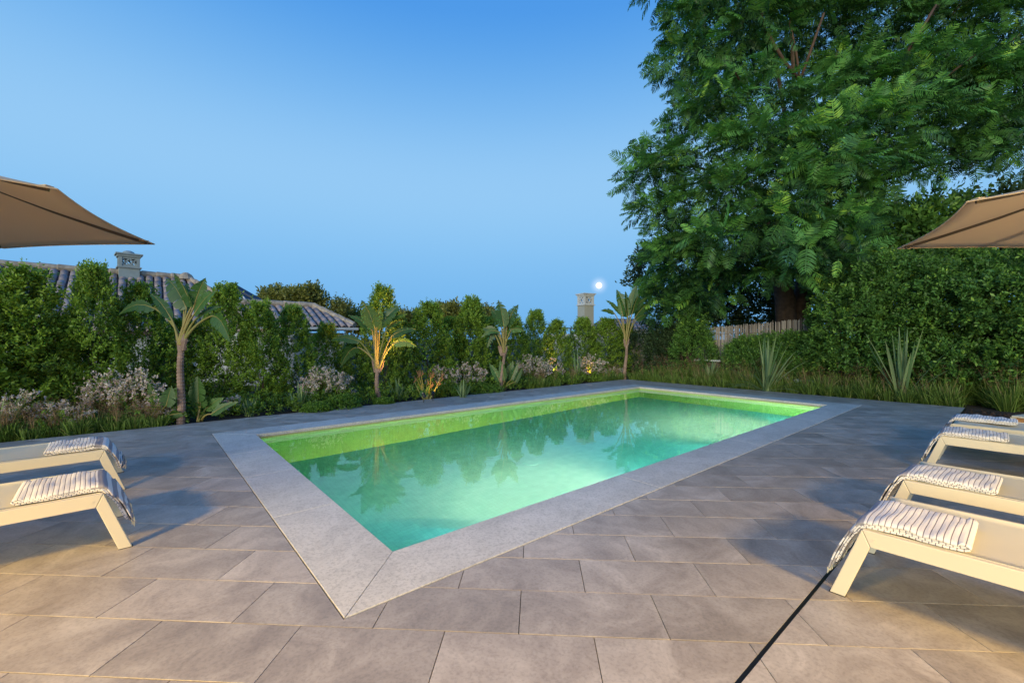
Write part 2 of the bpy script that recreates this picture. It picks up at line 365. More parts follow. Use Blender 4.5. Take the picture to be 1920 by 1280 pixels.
# local coords: x = a, y = t
def cstone(poly):
    mb = MB(); cx = sum(p[0] for p in poly)/4; cy = sum(p[1] for p in poly)/4
    mb.prism([(x-cx, y-cy) for x, y in poly], -.033, .007, cham=.002); o = mb.build('coping_stone', M['coping'], coping); o.location = (cx, cy, 0)
g = .0012; C0, C1 = -CP, PL+CP; W0, W1 = -CP, PW+CP
def run(cuts, side):
    for k in range(len(cuts)-1):
        p, q = cuts[k], cuts[k+1]; first, last = k == 0, k == len(cuts)-2
        if side in ('near', 'far'):
            yo, yi = (W0, 0) if side == 'near' else (W1, PW)
            xo0, xi0 = (C0+g*2, 0+g) if first else (p+g, p+g); xo1, xi1 = (C1-g*2, PL-g) if last else (q-g, q-g)
            poly = [(xo0, yo), (xo1, yo), (xi1, yi), (xi0, yi)]
            if side == 'far': poly.reverse()
        else:
            xo, xi = (C0, 0) if side == 'left' else (C1, PL)
            yo0, yi0 = (W0+g*2, 0+g) if first else (p+g, p+g); yo1, yi1 = (W1-g*2, PW-g) if last else (q-g, q-g)
            poly = [(xo, yo1), (xo, yo0), (xi, yi0), (xi, yi1)]
            if side == 'right': poly.reverse()
        cstone(poly)
run([0, 2.1, 4.25, 6.4, PL], 'near'); run([0, .95, 2.05, 3.0, PW], 'left')
run([0, .39, 1.26, 2.6, 3.9, 5.2, 6.5, PL], 'far'); run([0, 1.0, 2.2, 3.1, PW], 'right')

# ---- basin
WZ = -.058; DEPTH = -1.42
mb = MB(); c4 = [(0, 0), (PL, 0), (PL, PW), (0, PW)]
def wallring(mb, z0, z1, off=0.0):
    cc = [(-off, -off), (PL+off, -off), (PL+off, PW+off), (-off, PW+off)]
    for i in range(4):
        p, q = cc[i], cc[(i+1) % 4]; mb.add([G(*p, z0), G(*q, z0), G(*q, z1), G(*p, z1)], [(3, 2, 1, 0)])
mb.add([G(*p, DEPTH) for p in [(-.03, -.03), (PL+.03, -.03), (PL+.03, PW+.03), (-.03, PW+.03)]], [(0, 1, 2, 3)])
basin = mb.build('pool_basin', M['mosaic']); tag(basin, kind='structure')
mb = MB(); wallring(mb, DEPTH, -.22, .03); mb.build('basin_wall', M['wall_mosaic_lit'], basin)
mb = MB(); wallring(mb, -.22, -.033, .02)
for i in range(4):
    cc = [(-.02, -.02), (PL+.02, -.02), (PL+.02, PW+.02), (-.02, PW+.02)]; dd = [(-.03, -.03), (PL+.03, -.03), (PL+.03, PW+.03), (-.03, PW+.03)]
    mb.add([G(*cc[i], -.22), G(*cc[(i+1) % 4], -.22), G(*dd[(i+1) % 4], -.22), G(*dd[i], -.22)], [(0, 1, 2, 3)])
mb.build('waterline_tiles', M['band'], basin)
# corner steps: quarter discs round the near corner
for rr, zz in ((1.75, -1.24), (1.4, -1.06), (1.05, -.88)):
    mb = MB(); n = 24; arc = [(-.01, -.01)]+[(rr*math.cos(k/n*math.pi/2), rr*math.sin(k/n*math.pi/2)) for k in range(n+1)]
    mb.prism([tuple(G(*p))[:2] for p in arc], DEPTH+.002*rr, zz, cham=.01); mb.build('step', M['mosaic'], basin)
# wall fittings: drain cover on the floor, jets
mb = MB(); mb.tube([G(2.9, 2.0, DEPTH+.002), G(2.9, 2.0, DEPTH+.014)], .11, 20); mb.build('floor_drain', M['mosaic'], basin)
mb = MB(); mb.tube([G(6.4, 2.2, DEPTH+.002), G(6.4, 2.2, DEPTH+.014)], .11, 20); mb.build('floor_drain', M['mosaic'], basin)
# water: one closed body, a little larger than the basin so the tiles stay wet
mb = MB(); e = .012
mb.prism([tuple(G(*p))[:2] for p in [(-e-.02, -e-.02), (PL+e+.02, -e-.02), (PL+e+.02, PW+e+.02), (-e-.02, PW+e+.02)]], DEPTH-.1, WZ)
water = mb.build('water', M['water']); tag(water, kind='structure')
# underwater lamps in the near long wall
def emis(name, c, s):
    m, N, L, b = newmat(name); b.inputs['Emission Color'].default_value = (*c, 1); b.inputs['Emission Strength'].default_value = s; b.inputs['Base Color'].default_value = (.8, .8, .8, 1); return m
M['lens'] = emis('lamp_lens', (1, .93, .6), 12)
POOL_COL = (.9, 1.05, .95)
for a in (2.3, 6.6):
    lamp = empty('pool_light', G(a, 0, -.40)); lamp.rotation_euler = (0, 0, ANG_A)
    tag(lamp, 'round underwater lamp in the near pool wall, ' + ('closer to the near corner' if a < 4 else 'closer to the far end of the pool'), 'pool light', 'underwater pool lights')
    mb = MB(); mb.tube([(0, -.03, 0), (0, .012, 0)], .13, 20); mb.build('rim', M['cream'], lamp)
    mb = MB(); mb.tube([(0, .012, 0), (0, .02, 0)], .10, 20); mb.build('lens', M['lens'], lamp)
    ld = bpy.data.lights.new('pool_lamp', 'POINT'); ld.energy = 450; ld.color = POOL_COL; ld.shadow_soft_size = .045
    lo = bpy.data.objects.new('pool_lamp', ld); COL.objects.link(lo); lo.location = G(a, .075, -.40); lo.rotation_euler = (Vector((B_.x, B_.y, -.3))*-1).to_track_quat('Z', 'Y').to_euler()
    ld = bpy.data.lights.new('pool_beam', 'SPOT'); ld.energy = 1100; ld.color = (1.55, .47, .28); ld.shadow_soft_size = .09; ld.spot_size = R(100); ld.spot_blend = 1.0
    lo = bpy.data.objects.new('pool_beam', ld); COL.objects.link(lo); lo.location = G(a, .16, -.34); lo.rotation_euler = (Vector((B_.x, B_.y, -.85))*-1).to_track_quat('Z', 'Y').to_euler()

# ---- slot drain
mb = MB(); q0, q1 = DA0, EDGE_A+.0
for s0, s1 in ((-.012, -.009), (.009, .012)): pass
mb.prism([tuple(G(DA0, DRAIN_T-.0065))[:2], tuple(G(EDGE_A, DRAIN_T-.0065))[:2], tuple(G(EDGE_A, DRAIN_T+.0065))[:2], tuple(G(DA0, DRAIN_T+.0065))[:2]], -.05, .0035)
dr = mb.build('slot_drain', M['drain']); tag(dr, 'black slot drain running along the ends of the right-hand loungers', 'drain')

# ---- moon
def uvsphere(r, nu=32, nv=16):
    mb = MB(); vs = [(0, 0, r)]
    for j in range(1, nv):
        for i in range(nu): p = math.pi*j/nv; t = 2*math.pi*i/nu; vs.append((r*math.sin(p)*math.cos(t), r*math.sin(p)*math.sin(t), r*math.cos(p)))
    vs.append((0, 0, -r)); fs = [(0, 1+i, 1+(i+1) % nu) for i in range(nu)]
    for j in range(nv-2): fs += [(1+j*nu+i, 1+(j+1)*nu+i, 1+(j+1)*nu+(i+1) % nu, 1+j*nu+(i+1) % nu) for i in range(nu)]
    e = len(vs)-1; fs += [(e, 1+(nv-2)*nu+(i+1) % nu, 1+(nv-2)*nu+i) for i in range(nu)]
    mb.add(vs, fs); return mb
M['moon'] = emis('moon_surface', (1, .95, .82), 4.0)
moon = uvsphere(7.4).build('moon', M['moon'], smooth=True); moon.location = camo.location+MOON_DIR*1200
tag(moon, 'bright full moon low in the blue sky beside the chimney', 'moon')

# ================================================================== ASSUMED LAMPS OF THE TERRACE, OUT OF VIEW
M['assumed_lamp_glow'] = emis('assumed_lamp_glow', (1, .66, .34), 6); M['garden_lens'] = emis('garden_lens', (1, .6, .2), .4)
def assumed_lamp_post(x, y, h, label, energy, pt=.24, dn=2.0):
    t = empty('assumed_lamp_post', (x, y, 0)); tag(t, label, 'lamp', 'assumed terrace lamp posts')
    mb = MB(); mb.tube([(0, 0, 0), (0, 0, .02)], .09, 16); mb.build('base', M['black'], t)
    mb = MB(); mb.tube([(0, 0, .02), (0, 0, h-.12)], [.03, .022], 12); mb.build('post', M['black'], t)
    mb = MB(); mb.tube([(0, 0, h+.07), (0, 0, h+.09), (0, 0, h+.14)], [.11, .10, .01], 16); mb.build('hood', M['black'], t)
    mb = MB(); mb.tube([(0, 0, h-.12), (0, 0, h+.07)], [.025, .05], 12); mb.build('bulb', M['assumed_lamp_glow'], t)
    ld = bpy.data.lights.new('lamp', 'POINT'); ld.energy = energy*pt; ld.color = (1, .62, .13); ld.shadow_soft_size = .26
    lo = bpy.data.objects.new('lamp', ld); COL.objects.link(lo); lo.location = (x, y+.0, h-.16)  # point light of the assumed, unseen post
    ld = bpy.data.lights.new('assumed_lamp_down', 'SPOT'); ld.energy = energy*dn; ld.color = (1, .62, .13); ld.shadow_soft_size = .26; ld.spot_size = R(114); ld.spot_blend = .75
    lo = bpy.data.objects.new('assumed_lamp_down', ld); COL.objects.link(lo); lo.location = (x, y+.0, h-.16); lo.rotation_euler = Vector((x*.09, -.32, 1)).to_track_quat('Z', 'Y').to_euler()
    return t
assumed_lamp_post(-3.6, -1.3, 2.75, 'assumed unseen black lamp post with a warm light on the terrace behind the left loungers', 760)  # out-of-view post, assumed from the warm light and lounger shadows
assumed_lamp_post(3.0, -.55, 2.12, 'assumed unseen black lamp post with a warm light on the terrace before the right loungers', 460, .8, .9)  # assumed out-of-view post, lowered and moved to light the right parasol underside

# ================================================================== LOUNGERS
def make_lounger(label, group):
    t = empty('sun_lounger'); tag(t, label, 'sun lounger', group); W = .325
    for s in (-1, 1):
        y0, y1 = (s*W, s*(W-.035))
        def plate(poly, name):
            mb = MB(); n = len(poly); vs = [(x, y0, z) for x, z in poly]+[(x, y1, z) for x, z in poly]
            fs = [tuple(range(n)), tuple(reversed(range(n, 2*n)))]+[(i, n+i, n+(i+1) % n, (i+1) % n) for i in range(n)]
            mb.add(vs, fs); o = mb.build(name, M['cream'], t); bm_fix(o); bevel(o, .0035); return o
        plate([(0, 0), (.058, 0), (.151, .262), (.121, .334)], 'leg')
        plate([(.122, .3345), (.152, .2625), (1.985, .2625), (1.985, .3345)], 'side_rail')
        plate([(1.70, 0), (1.76, 0), (1.72, .262), (1.66, .262)], 'leg')
        for bx_ in (.165, 1.23): mb = MB(); mb.tube([(bx_, y0-s*.0004, .297), (bx_, y0+s*.0022, .297)], .0055, 8); mb.build('bolt', M['cream'], t)
        mb = MB(); mb.box((.0285, (y0+y1)/2, .0015), (.062, .037, .003)); mb.build('foot_glide', M['black'], t)
    for x in (.155, 1.2, 1.95):
        mb = MB(); mb.box((x+.02, 0, .297), (.035, 2*W-.072, .04)); o = mb.build('cross_bar', M['cream'], t)
    # sling: slightly sagging sheet with thickness
    nx, ny = 24, 10; x0, x1 = .135, 1.26; vs = []; 
    for dz in (0, -.005):
        for i in range(nx+1):
            for j in range(ny+1):
                u, v = i/nx, j/ny; x = x0+(x1-x0)*u; y = (v*2-1)*(W-.028)
                sag = -.018*(1-(2*v-1)**2)*min(1, u*3)*min(1, (1-u)*4+.3); vs.append((x, y, .3372+sag+dz))
    m = (nx+1)*(ny+1); fs = []
    for i in range(nx):
        for j in range(ny):
            a = i*(ny+1)+j; fs.append((a, a+ny+1, a+ny+2, a+1)); fs.append((m+a+1, m+a+ny+2, m+a+ny+1, m+a))
    for i in range(nx):
        for j in (0, ny): a = i*(ny+1)+j; fs.append((a, m+a, m+a+ny+1, a+ny+1) if j else (a, a+ny+1, m+a+ny+1, m+a))
    for j in range(ny):
        for i in (0, nx): a = i*(ny+1)+j; fs.append((a, a+1, m+a+1, m+a) if not i else (a, m+a, m+a+1, a+1))
    mesh('sling', vs, fs, M['sling'], t, True)
    # backrest, folded down flat
    mb = MB(); mb.box((1.28+.33, 0, .3365), (.66, 2*(W-.05), .006)); o = mb.build('backrest', M['sling'], t)
    mb = MB(); mb.box((1.28+.33, -(W-.047), .334), (.66, .02, .02)); mb.box((1.28+.33, (W-.047), .334), (.66, .02, .02)); mb.build('backrest_frame', M['cream'], o)
    return t
def bm_fix(o):
    import bmesh
    b = bmesh.new(); b.from_mesh(o.data); bmesh.ops.recalc_face_normals(b, faces=b.faces); b.to_mesh(o.data); b.free()
def copy_tree(o, parent=None):
    c = o.copy(); COL.objects.link(c); c.parent = parent
    for ch in o.children: copy_tree(ch, c)
    return c
hR = -B_; latR = A_
hL = Vector((-math.sin(R(47)), -math.cos(R(47)))); latL = Vector((hL.y, -hL.x))
spots = []
for a, dt_, lab in ((1.411, 0, 'cream sun lounger nearest the camera on the right, first beside the slot drain'), (2.47, .0, 'second cream lounger on the right, nearer side of the right parasol'),
               (4.33, .0, 'third cream lounger on the right, just beyond the right parasol'), (5.20, 0, 'farthest cream lounger on the right, beside the dark mulch bed')):
    p = gate(a, -1.70+dt_)+latR*.325; spots.append((p, hR, lab, 'loungers on the right terrace'))
for (x, y), lab in (((-2.19, 2.50), 'cream sun lounger on the left nearer the camera, facing the pool'), ((-3.075, 3.45), 'cream sun lounger on the left farther back, beside the planted border')):
    p = Vector((x, y))+latL*.325; spots.append((p, hL, lab, 'loungers on the left terrace'))
proto = None
for p, h, lab, grp in spots:
    if proto is None: proto = o = make_lounger(lab, grp)
    else: o = copy_tree(proto); o['label'] = lab; o['group'] = grp
    o.location = (p.x, p.y, .0045); o.rotation_euler.z = math.atan2(h.y, h.x)

# ---- towels
def towel_mat():
    m, N, L, b = newmat('striped_towel'); b.inputs['Roughness'].default_value = .95; b.inputs['Specular IOR Level'].default_value = .1
    uv = N.new('ShaderNodeUVMap'); uv.uv_map = 'UVMap'; sp = N.new('ShaderNodeSeparateXYZ'); L.new(uv.outputs[0], sp.inputs[0])
    def math_(op, a, b_=None, c=None):
        n = N.new('ShaderNodeMath'); n.operation = op
        for i, x in enumerate((a, b_, c)):
            if x is None: continue
            if hasattr(x, 'is_linked') or hasattr(x, 'links'): L.new(x, n.inputs[i])
            else: n.inputs[i].default_value = x
        return n.outputs[0]
    U = sp.outputs['X']; Vv = sp.outputs['Y']
    fr = math_('FRACT', math_('MULTIPLY', U, 1/.0205)); line = math_('LESS_THAN', fr, .16)
    fr2 = math_('FRACT', math_('MULTIPLY', U, 1/.0041)); 
    # wide blocks near both ends
    blk = math_('LESS_THAN', math_('FRACT', math_('MULTIPLY', U, 1/.085)), .5)
    end = math_('LESS_THAN', U, .30)
    c1 = N.new('ShaderNodeMixRGB'); c1.inputs[1].default_value = (.74, .70, .67, 1); c1.inputs[2].default_value = (.20, .18, .20, 1); L.new(line, c1.inputs[0])
    c2 = N.new('ShaderNodeMixRGB'); c2.inputs[1].default_value = (.76, .73, .71, 1); c2.inputs[2].default_value = (.33, .31, .33, 1); L.new(blk, c2.inputs[0])
    c3 = N.new('ShaderNodeMixRGB'); L.new(end, c3.inputs[0]); L.new(c1.outputs[0], c3.inputs[1]); L.new(c2.outputs[0], c3.inputs[2])
    L.new(c3.outputs[0], b.inputs['Base Color'])
    tc = N.new('ShaderNodeTexCoord'); n = N.new('ShaderNodeTexNoise'); n.inputs['Scale'].default_value = 260; L.new(tc.outputs['Object'], n.inputs['Vector'])
    w = math_('ADD', math_('MULTIPLY', math_('ABSOLUTE', math_('SUBTRACT', fr, .6)), 1.2), n.outputs['Fac'])
    bp = N.new('ShaderNodeBump'); bp.inputs['Strength'].default_value = .6; bp.inputs['Distance'].default_value = .002; L.new(w, bp.inputs['Height']); L.new(bp.outputs[0], b.inputs['Normal'])
    return m
M['towel'] = towel_mat()
def resample(pts, step):
    pts = [Vector((p[0], 0, p[1])) for p in pts]
    # Catmull-Rom
    out = []
    P = [pts[0]]+pts+[pts[-1]]
    for i in range(1, len(P)-2):
        p0, p1, p2, p3 = P[i-1], P[i], P[i+1], P[i+2]; n = max(1, int((p2-p1).length/step))
        for k in range(n):
            t = k/n; out.append(.5*((2*p1)+(-p0+p2)*t+(2*p0-5*p1+4*p2-p3)*t*t+(-p0+3*p1-3*p2+p3)*t**3))
    out.append(pts[-1]); return out
def towel(o_loc, h, y0, y1, length, seed, label, group, hang=.11, skew=.0):
    r = random.Random(seed); t = empty('towel'); tag(t, label, 'towel', group)
    t.location = (o_loc.x, o_loc.y, .0045); t.rotation_euler.z = math.atan2(h.y, h.x)
    zt = .3395; L_ = length; rr = r.uniform(-.01, .01)
    def path(k):      # k: 0 outer, 1 inner
        top = zt+.034-.009*k; bot = zt+.004+.0085*k; hx = .036-.006*k*0
        e = .0*k
        return [(.005+.008*k, hang+.012*k+rr), (.022+.008*k, .17), (.052+.008*k, .25), (.085+.006*k, .315), (.115+.003*k, top-.012), (.17, top), (.17+(L_-.23)*.33, top+.002), (.17+(L_-.23)*.66, top-.001), (L_-.06, top-.002),
                (L_-.015-.010*k, top-.006), (L_-.010*k, (top+bot)/2), (L_-.015-.010*k, bot+.002), (L_-.06, bot), (.17+(L_-.23)*.66, bot), (.17+(L_-.23)*.33, bot), (.17, bot), (.128, bot-.004), (.099+.0*k, .305), (.066, .24), (.042-.003*k, .17), (.03-.003*k, hang+.03+.02*k)]
    for k in (0, 1):
        C = resample(path(k), .007); n = len(C); ny = 14; th = .0032; vs = []; uvs = []
        arc = [0]
        for i in range(1, n): arc.append(arc[-1]+(C[i]-C[i-1]).length)
        ph = [r.uniform(0, 6) for _ in range(6)]
        for side in (1, -1):
            for i in range(n):
                d = (C[min(i+1, n-1)]-C[max(i-1, 0)]).normalized(); nn = Vector((-d.z, 0, d.x))
                for j in range(ny+1):
                    v = j/ny; y = y0+(y1-y0)*v; p = C[i]+nn*th*side
                    up = 1 if arc[i] < arc[-1]*.5 else .25
                    wob = .0025*math.sin(C[i].x*38+ph[0]+v*3)+.0035*math.sin(v*9+ph[1]+C[i].x*11)+.0025*math.sin(C[i].x*70+ph[2]-v*7)
                    edge = .005*math.sin(C[i].x*30+ph[3])+.003*math.sin(C[i].z*50+ph[4])
                    x = p.x+.003*math.sin(v*5+ph[5])*up+skew*(v-.5); z = p.z+max(-.001, wob*up+.0015)
                    rnd_edge = -.010*max(0, abs(2*v-1)-.8)/.2 if (up == 1) else 0
                    if C[i].z < .30: x += -abs(.010*math.sin(v*8+ph[2]))*(.3-C[i].z)*4-.004; rnd_edge = 0
                    vs.append((x, y+edge*(2*v-1), z+rnd_edge*(1-k*.4))); uvs.append((arc[i], v))
        m = n*(ny+1); fs = []
        for i in range(n-1):
            for j in range(ny): a = i*(ny+1)+j; fs += [(a, a+1, a+ny+2, a+ny+1), (m+a+ny+1, m+a+ny+2, m+a+1, m+a)]
            for j in (0, ny): a = i*(ny+1)+j; fs.append((a, a+ny+1, m+a+ny+1, m+a) if j == 0 else (a, m+a, m+a+ny+1, a+ny+1))
        for j in range(ny):
            for i in (0, n-1): a = i*(ny+1)+j; fs.append((a, m+a, m+a+1, a+1) if i == 0 else (a, a+1, m+a+1, m+a))
        ob = mesh('outer_fold' if k == 0 else 'inner_fold', vs, fs, M['towel'], t, True); uvl = ob.data.uv_layers.new(name='UVMap')
        li = np.zeros(len(ob.data.loops), np.int32); ob.data.loops.foreach_get('vertex_index', li); UV = np.array(uvs)[li]; uvl.data.foreach_set('uv', UV.astype(np.float32).ravel())
        mb = MB()
        for q in range(46):
            v = (q+.5)/46; j = min(ny, int(v*ny)); p = Vector(vs[j]); y = y0+(y1-y0)*v
            mb.tube([(p.x, y, p.z+.004), (p.x-.004+r.uniform(-.005, .005), y+r.uniform(-.004, .004), p.z-.016), (p.x-.002, y+r.uniform(-.006, .006), p.z-.030)], .0012, 3, False)
        fr = mb.build('fringe', M['sling'], t); tag(fr, kind='stuff')
    return t
tw = [(-.30, .10, .46, 1, 'striped towel hanging over the end of the nearest right-hand lounger', .0), (-.31, .06, .51, 2, 'striped towel on the second right-hand lounger, its lower fold poking out', .01),
      (-.31, .08, .515, 3, 'folded striped towel on the third right-hand lounger', -.01), (-.05, .28, .56, 4, 'striped towel on the farthest right-hand lounger, beside the mulch bed', .0)]
for (p, h, lab, grp), (y0, y1, ln, sd, tl, sk) in zip(spots[:4], tw): towel(p, h, y0, y1, ln, sd, tl, 'striped towels on the right-hand loungers', skew=sk)
for (p, h, lab, grp), (y0, y1, ln, sd, tl, sk, hg) in zip(spots[4:], [(-.14, .29, .465, 5, 'striped towel draped over the end of the near left lounger', .0, .12), (-.14, .29, .445, 6, 'striped towel draped over the end of the back left lounger', .0, .17)]):
    towel(p, h, y0, y1, ln, sd, tl, 'striped towels on the left-hand loungers', hang=hg, skew=sk)

# ================================================================== PARASOLS
def parasol(cx, cy, side, ang0, zt, rise, label):
    """hexagon: corners at centre + side*(cos,sin)(ang0 + 60k)"""
    t = empty('parasol', (cx, cy, 0)); tag(t, label, 'parasol', 'hexagonal parasols over the loungers')
    mb = MB(); mb.box((0, 0, .035), (.5, .5, .06)); bevel(mb.build('base_plate', M['bronze'], t), .01)
    mb = MB(); mb.tube([(0, 0, .06), (0, 0, .38)], .032, 12); mb.build('base_tube', M['bronze'], t)
    mb = MB(); mb.tube([(0, 0, .3), (0, 0, zt+rise+.06)], .022, 12); mb.build('pole', M['bronze'], t)
    mb = MB(); mb.tube([(0, 0, zt+rise+.1), (0, 0, zt+rise+.13), (0, 0, zt+rise+.17)], [.02, .028, .006], 10); mb.build('finial', M['bronze'], t)
    cor = [Vector((side*math.cos(ang0+k*math.pi/3), side*math.sin(ang0+k*math.pi/3), zt)) for k in range(6)]
    ap = Vector((0, 0, zt+rise)); nr, ns = 10, 12
    f0 = .13
    def surf(k, u, v):     # u: 0 rim .. 1 hub, v along the side
        c, d = cor[k], cor[(k+1) % 6]; e = c.lerp(d, v); s = 4*v*(1-v)
        rim = e*(1-.045*s); rim.z = zt+.0*s
        p = rim.lerp(Vector((0, 0, zt)), u); 
        z = zt+rise*(u**1.0*.78+.22*u*u) - .035*s*math.sin(math.pi*min(1, u*1.0))*(1-u)-.02*math.sin(math.pi*u)
        return Vector((p.x, p.y, z))
    for k in range(6):
        vs = []; fs = []
        for dz in (0, -.003):
            for i in range(nr+1):
                for j in range(ns+1): p = surf(k, i/nr*(1-f0), j/ns); vs.append((p.x, p.y, p.z+dz))
        m = (nr+1)*(ns+1)
        for i in range(nr):
            for j in range(ns): a = i*(ns+1)+j; fs += [(a, a+1, a+ns+2, a+ns+1), (m+a+ns+1, m+a+ns+2, m+a+1, m+a)]
        for j in range(ns): fs.append((j, m+j, m+j+1, j+1))
        mesh('canopy_panel', vs, fs, M['canvas'], t, True)
        # hem along the rim
        mb = MB(); pts = [surf(k, 0.0, j/ns)+Vector((0, 0, -.004)) for j in range(ns+1)]; mb.tube(pts, .0045, 5); mb.build('hem', M['canvas'], t)
        mb = MB(); c = cor[k]; rib = [surf(k, u, 0)+Vector((0, 0, -.017)) for u in (.035, .2, .4, .6, .8, .93)]
        for i in range(5): mb.bar(rib[i], rib[i+1], .012, .02)
        mb.build('rib', M['bronze'], t)
        mb = MB(); mb.bar(rib[3]+Vector((0, 0, -.012)), (0.03*math.cos(ang0+k*math.pi/3), .03*math.sin(ang0+k*math.pi/3), zt-.12), .01, .014); mb.build('strut', M['bronze'], t)
        mb = MB(); q = c*.95; q.z = zt+.012; mb.box(q, (.06, .04, .008), M=Matrix.Rotation(ang0+k*math.pi/3, 3, 'Z')); mb.build('corner_pocket', M['canvas'], t)
    mb = MB(); mb.tube([(0, 0, zt-.16), (0, 0, zt-.09)], .045, 12); mb.build('hub', M['bronze'], t)
    vs = []; n = 6
    for dz in (.0, -.003):
        for k in range(6): vs.append((side*.26*math.cos(ang0+k*math.pi/3), side*.26*math.sin(ang0+k*math.pi/3), zt+rise*.80+.0+dz))
        vs.append((0, 0, zt+rise+.09+dz))
    fs = [(k, (k+1) % 6, 6) for k in range(6)]+[(7+(k+1) % 6, 7+k, 13) for k in range(6)]+[(k, 7+k, 7+(k+1) % 6, (k+1) % 6) for k in range(6)]
    mesh('vent_cap', vs, fs, M['canvas'], t)
    return t
s_ = .85; TR_ = Vector((4.03, 4.53))*s_; KR = Vector((3.135, 2.987))*s_
def para_from(T, K, rise, label, zt):
    side = (K-T).length; d = (K-T).normalized(); an = math.atan2(d.y, d.x)
    # centre lies at +60 or -60 from the edge direction; pick the one farther from the image centre
    best = None
    for sg in (1, -1):
        c = T+Vector((math.cos(an+sg*math.pi/3), math.sin(an+sg*math.pi/3)))*side
        if best is None or abs(c.x) > abs(best.x): best = c
    ang0 = math.atan2(T.y-best.y, T.x-best.x); return parasol(best.x, best.y, side, ang0, zt, rise, label)
para_from(TR_, KR, .52*s_, 'tan hexagonal parasol over the right-hand loungers', CAM_H+.95*s_)
s2 = .84; para_from(Vector((-3.566, 4.325))*s2, Vector((-2.869, 2.733))*s2, .56*s2, 'tan hexagonal parasol over the left-hand loungers', CAM_H+.95*s2)

# ---- low timber seat end beyond the last lounger
t = empty('storage_bench', (6.05, 5.02, 0), ANG_A-math.pi/2-.35); tag(t, 'low tan wooden bench with a cream rim behind the farthest right lounger', 'bench')
mb = MB(); mb.box((.5, 0, .15), (1.1, .5, .3)); mb.build('side_board', M['wood'], t)
mb = MB(); mb.box((.5, 0, .31), (1.16, .56, .02)); bevel(mb.build('rim', M['cream'], t), .004)
for x in (-.07, 1.07):
    mb = MB(); mb.box((x, -.26, .15), (.04, .04, .298)); mb.build('corner_post', M['cream'], t)

# ================================================================== FOLIAGE TOOLS
def unit(a): return a/np.maximum(np.linalg.norm(a, axis=-1, keepdims=True), 1e-9)
def leaves(P, D, Ln, Wd, fold=.25, g=None):
    """diamond leaves: P base, D direction, lengths Ln, widths Wd"""
    g = g or rng; n = len(P); ref = unit(g.normal(size=(n, 3))+np.array([0, 0, .6])); S = unit(np.cross(D, ref)); Nn = np.cross(S, D)
    Ln = np.asarray(Ln)[:, None] if np.ndim(Ln) else Ln; Wd = np.asarray(Wd)[:, None] if np.ndim(Wd) else Wd
    V = np.empty((n, 4, 3)); V[:, 0] = P; V[:, 1] = P+D*Ln*.5+S*Wd*.5+Nn*Wd*fold; V[:, 2] = P+D*Ln; V[:, 3] = P+D*Ln*.5-S*Wd*.5+Nn*Wd*fold
    F = np.arange(n*4).reshape(n, 4); return V.reshape(-1, 3), F
def twig_cloud(C, D, per, tl, Ln, Wd, g=None, bright=None, spread=1.0):
    """every twig (centre C, direction D) carries `per` leaves"""
    g = g or rng; k = len(C); t = g.random((k, per)); tl_ = tl*(.6+.8*g.random((k, 1)))
    P = C[:, None]+D[:, None]*(t*tl_)[..., None]+g.normal(size=(k, per, 3))*tl*.10
    d = unit(D[:, None]*(.55+.5*t[..., None])+unit(g.normal(size=(k, per, 3)))*spread)
    l = Ln*(.65+.7*g.random((k, per))); P = P.reshape(-1, 3); d = d.reshape(-1, 3)
    V, F = leaves(P, d, l.ravel(), Wd*(l.ravel()/Ln), g=g)
    b = (g.random(k) if bright is None else bright)[:, None]*.55+g.random((k, per))*.3+t*.2
    return V, F, np.repeat(np.clip(b.ravel(), 0, 1), 4)
def join(parts):
    Vs, Fs, Rs = [], [], []; o = 0
    for V, F, r_ in parts: Vs.append(V); Fs.append(F+o); Rs.append(r_); o += len(V)
    return np.concatenate(Vs), np.concatenate(Fs), np.concatenate(Rs)
def ell_points(ells, n, g=None, shell=(.72, 1.05), reject=.7):
    """points near the surfaces of ellipsoids (c, r), outward normals; those buried in another one are dropped"""
    g = g or rng; cs = np.array([e[0] for e in ells], float); rs = np.array([e[1] for e in ells], float)
    ar = (rs[:, 0]*rs[:, 1]*rs[:, 2])**(2/3); idx = g.choice(len(ells), n, p=ar/ar.sum())
    d = unit(g.normal(size=(n, 3))); f = shell[0]+(shell[1]-shell[0])*g.random((n, 1))**.6
    P = cs[idx]+d*rs[idx]*f; Nn = unit(d/rs[idx]); keep = np.ones(n, bool)
    for c, r_ in zip(cs, rs): keep &= (np.linalg.norm((P-c)/r_, axis=1) > reject)
    return P[keep], Nn[keep]
def branch_mesh(mb, p, d, l, r, depth, rnd_, spread=.5, seg=6):
    pts = [Vector(p)]; dd = Vector(d).normalized(); n = 4
    for i in range(n):
        dd = (dd+Vector((rnd_.uniform(-1, 1), rnd_.uniform(-1, 1), rnd_.uniform(-.3, .5)))*.13).normalized(); pts.append(pts[-1]+dd*l/n)
    mb.tube(pts, [r*(1-.4*i/n) for i in range(n+1)], seg)
    if depth > 0:
        for k in range(rnd_.choice((2, 3))):
            q = pts[rnd_.choice((2, 3, 4))]; nd = (dd+Vector((rnd_.uniform(-1, 1), rnd_.uniform(-1, 1), rnd_.uniform(-.2, .8)))*spread*1.6).normalized()
            branch_mesh(mb, q, nd, l*.72, r*.58, depth-1, rnd_, spread, max(4, seg-1))

def on(u, t=None, a=None):
    """world point on the line t = const or a = const seen at pixel column u"""
    k = (u-960)/FPX
    if t is not None: a_ = (k*(N0.y+B_.y*t)-N0.x-B_.x*t)/(A_.x-k*A_.y); return G(a_, t)
    t_ = (k*(N0.y+A_.y*a)-N0.x-A_.x*a)/(B_.x-k*B_.y); return G(a, t_)
def zat(v, y): return CAM_H+(HOR-v)/FPX*y

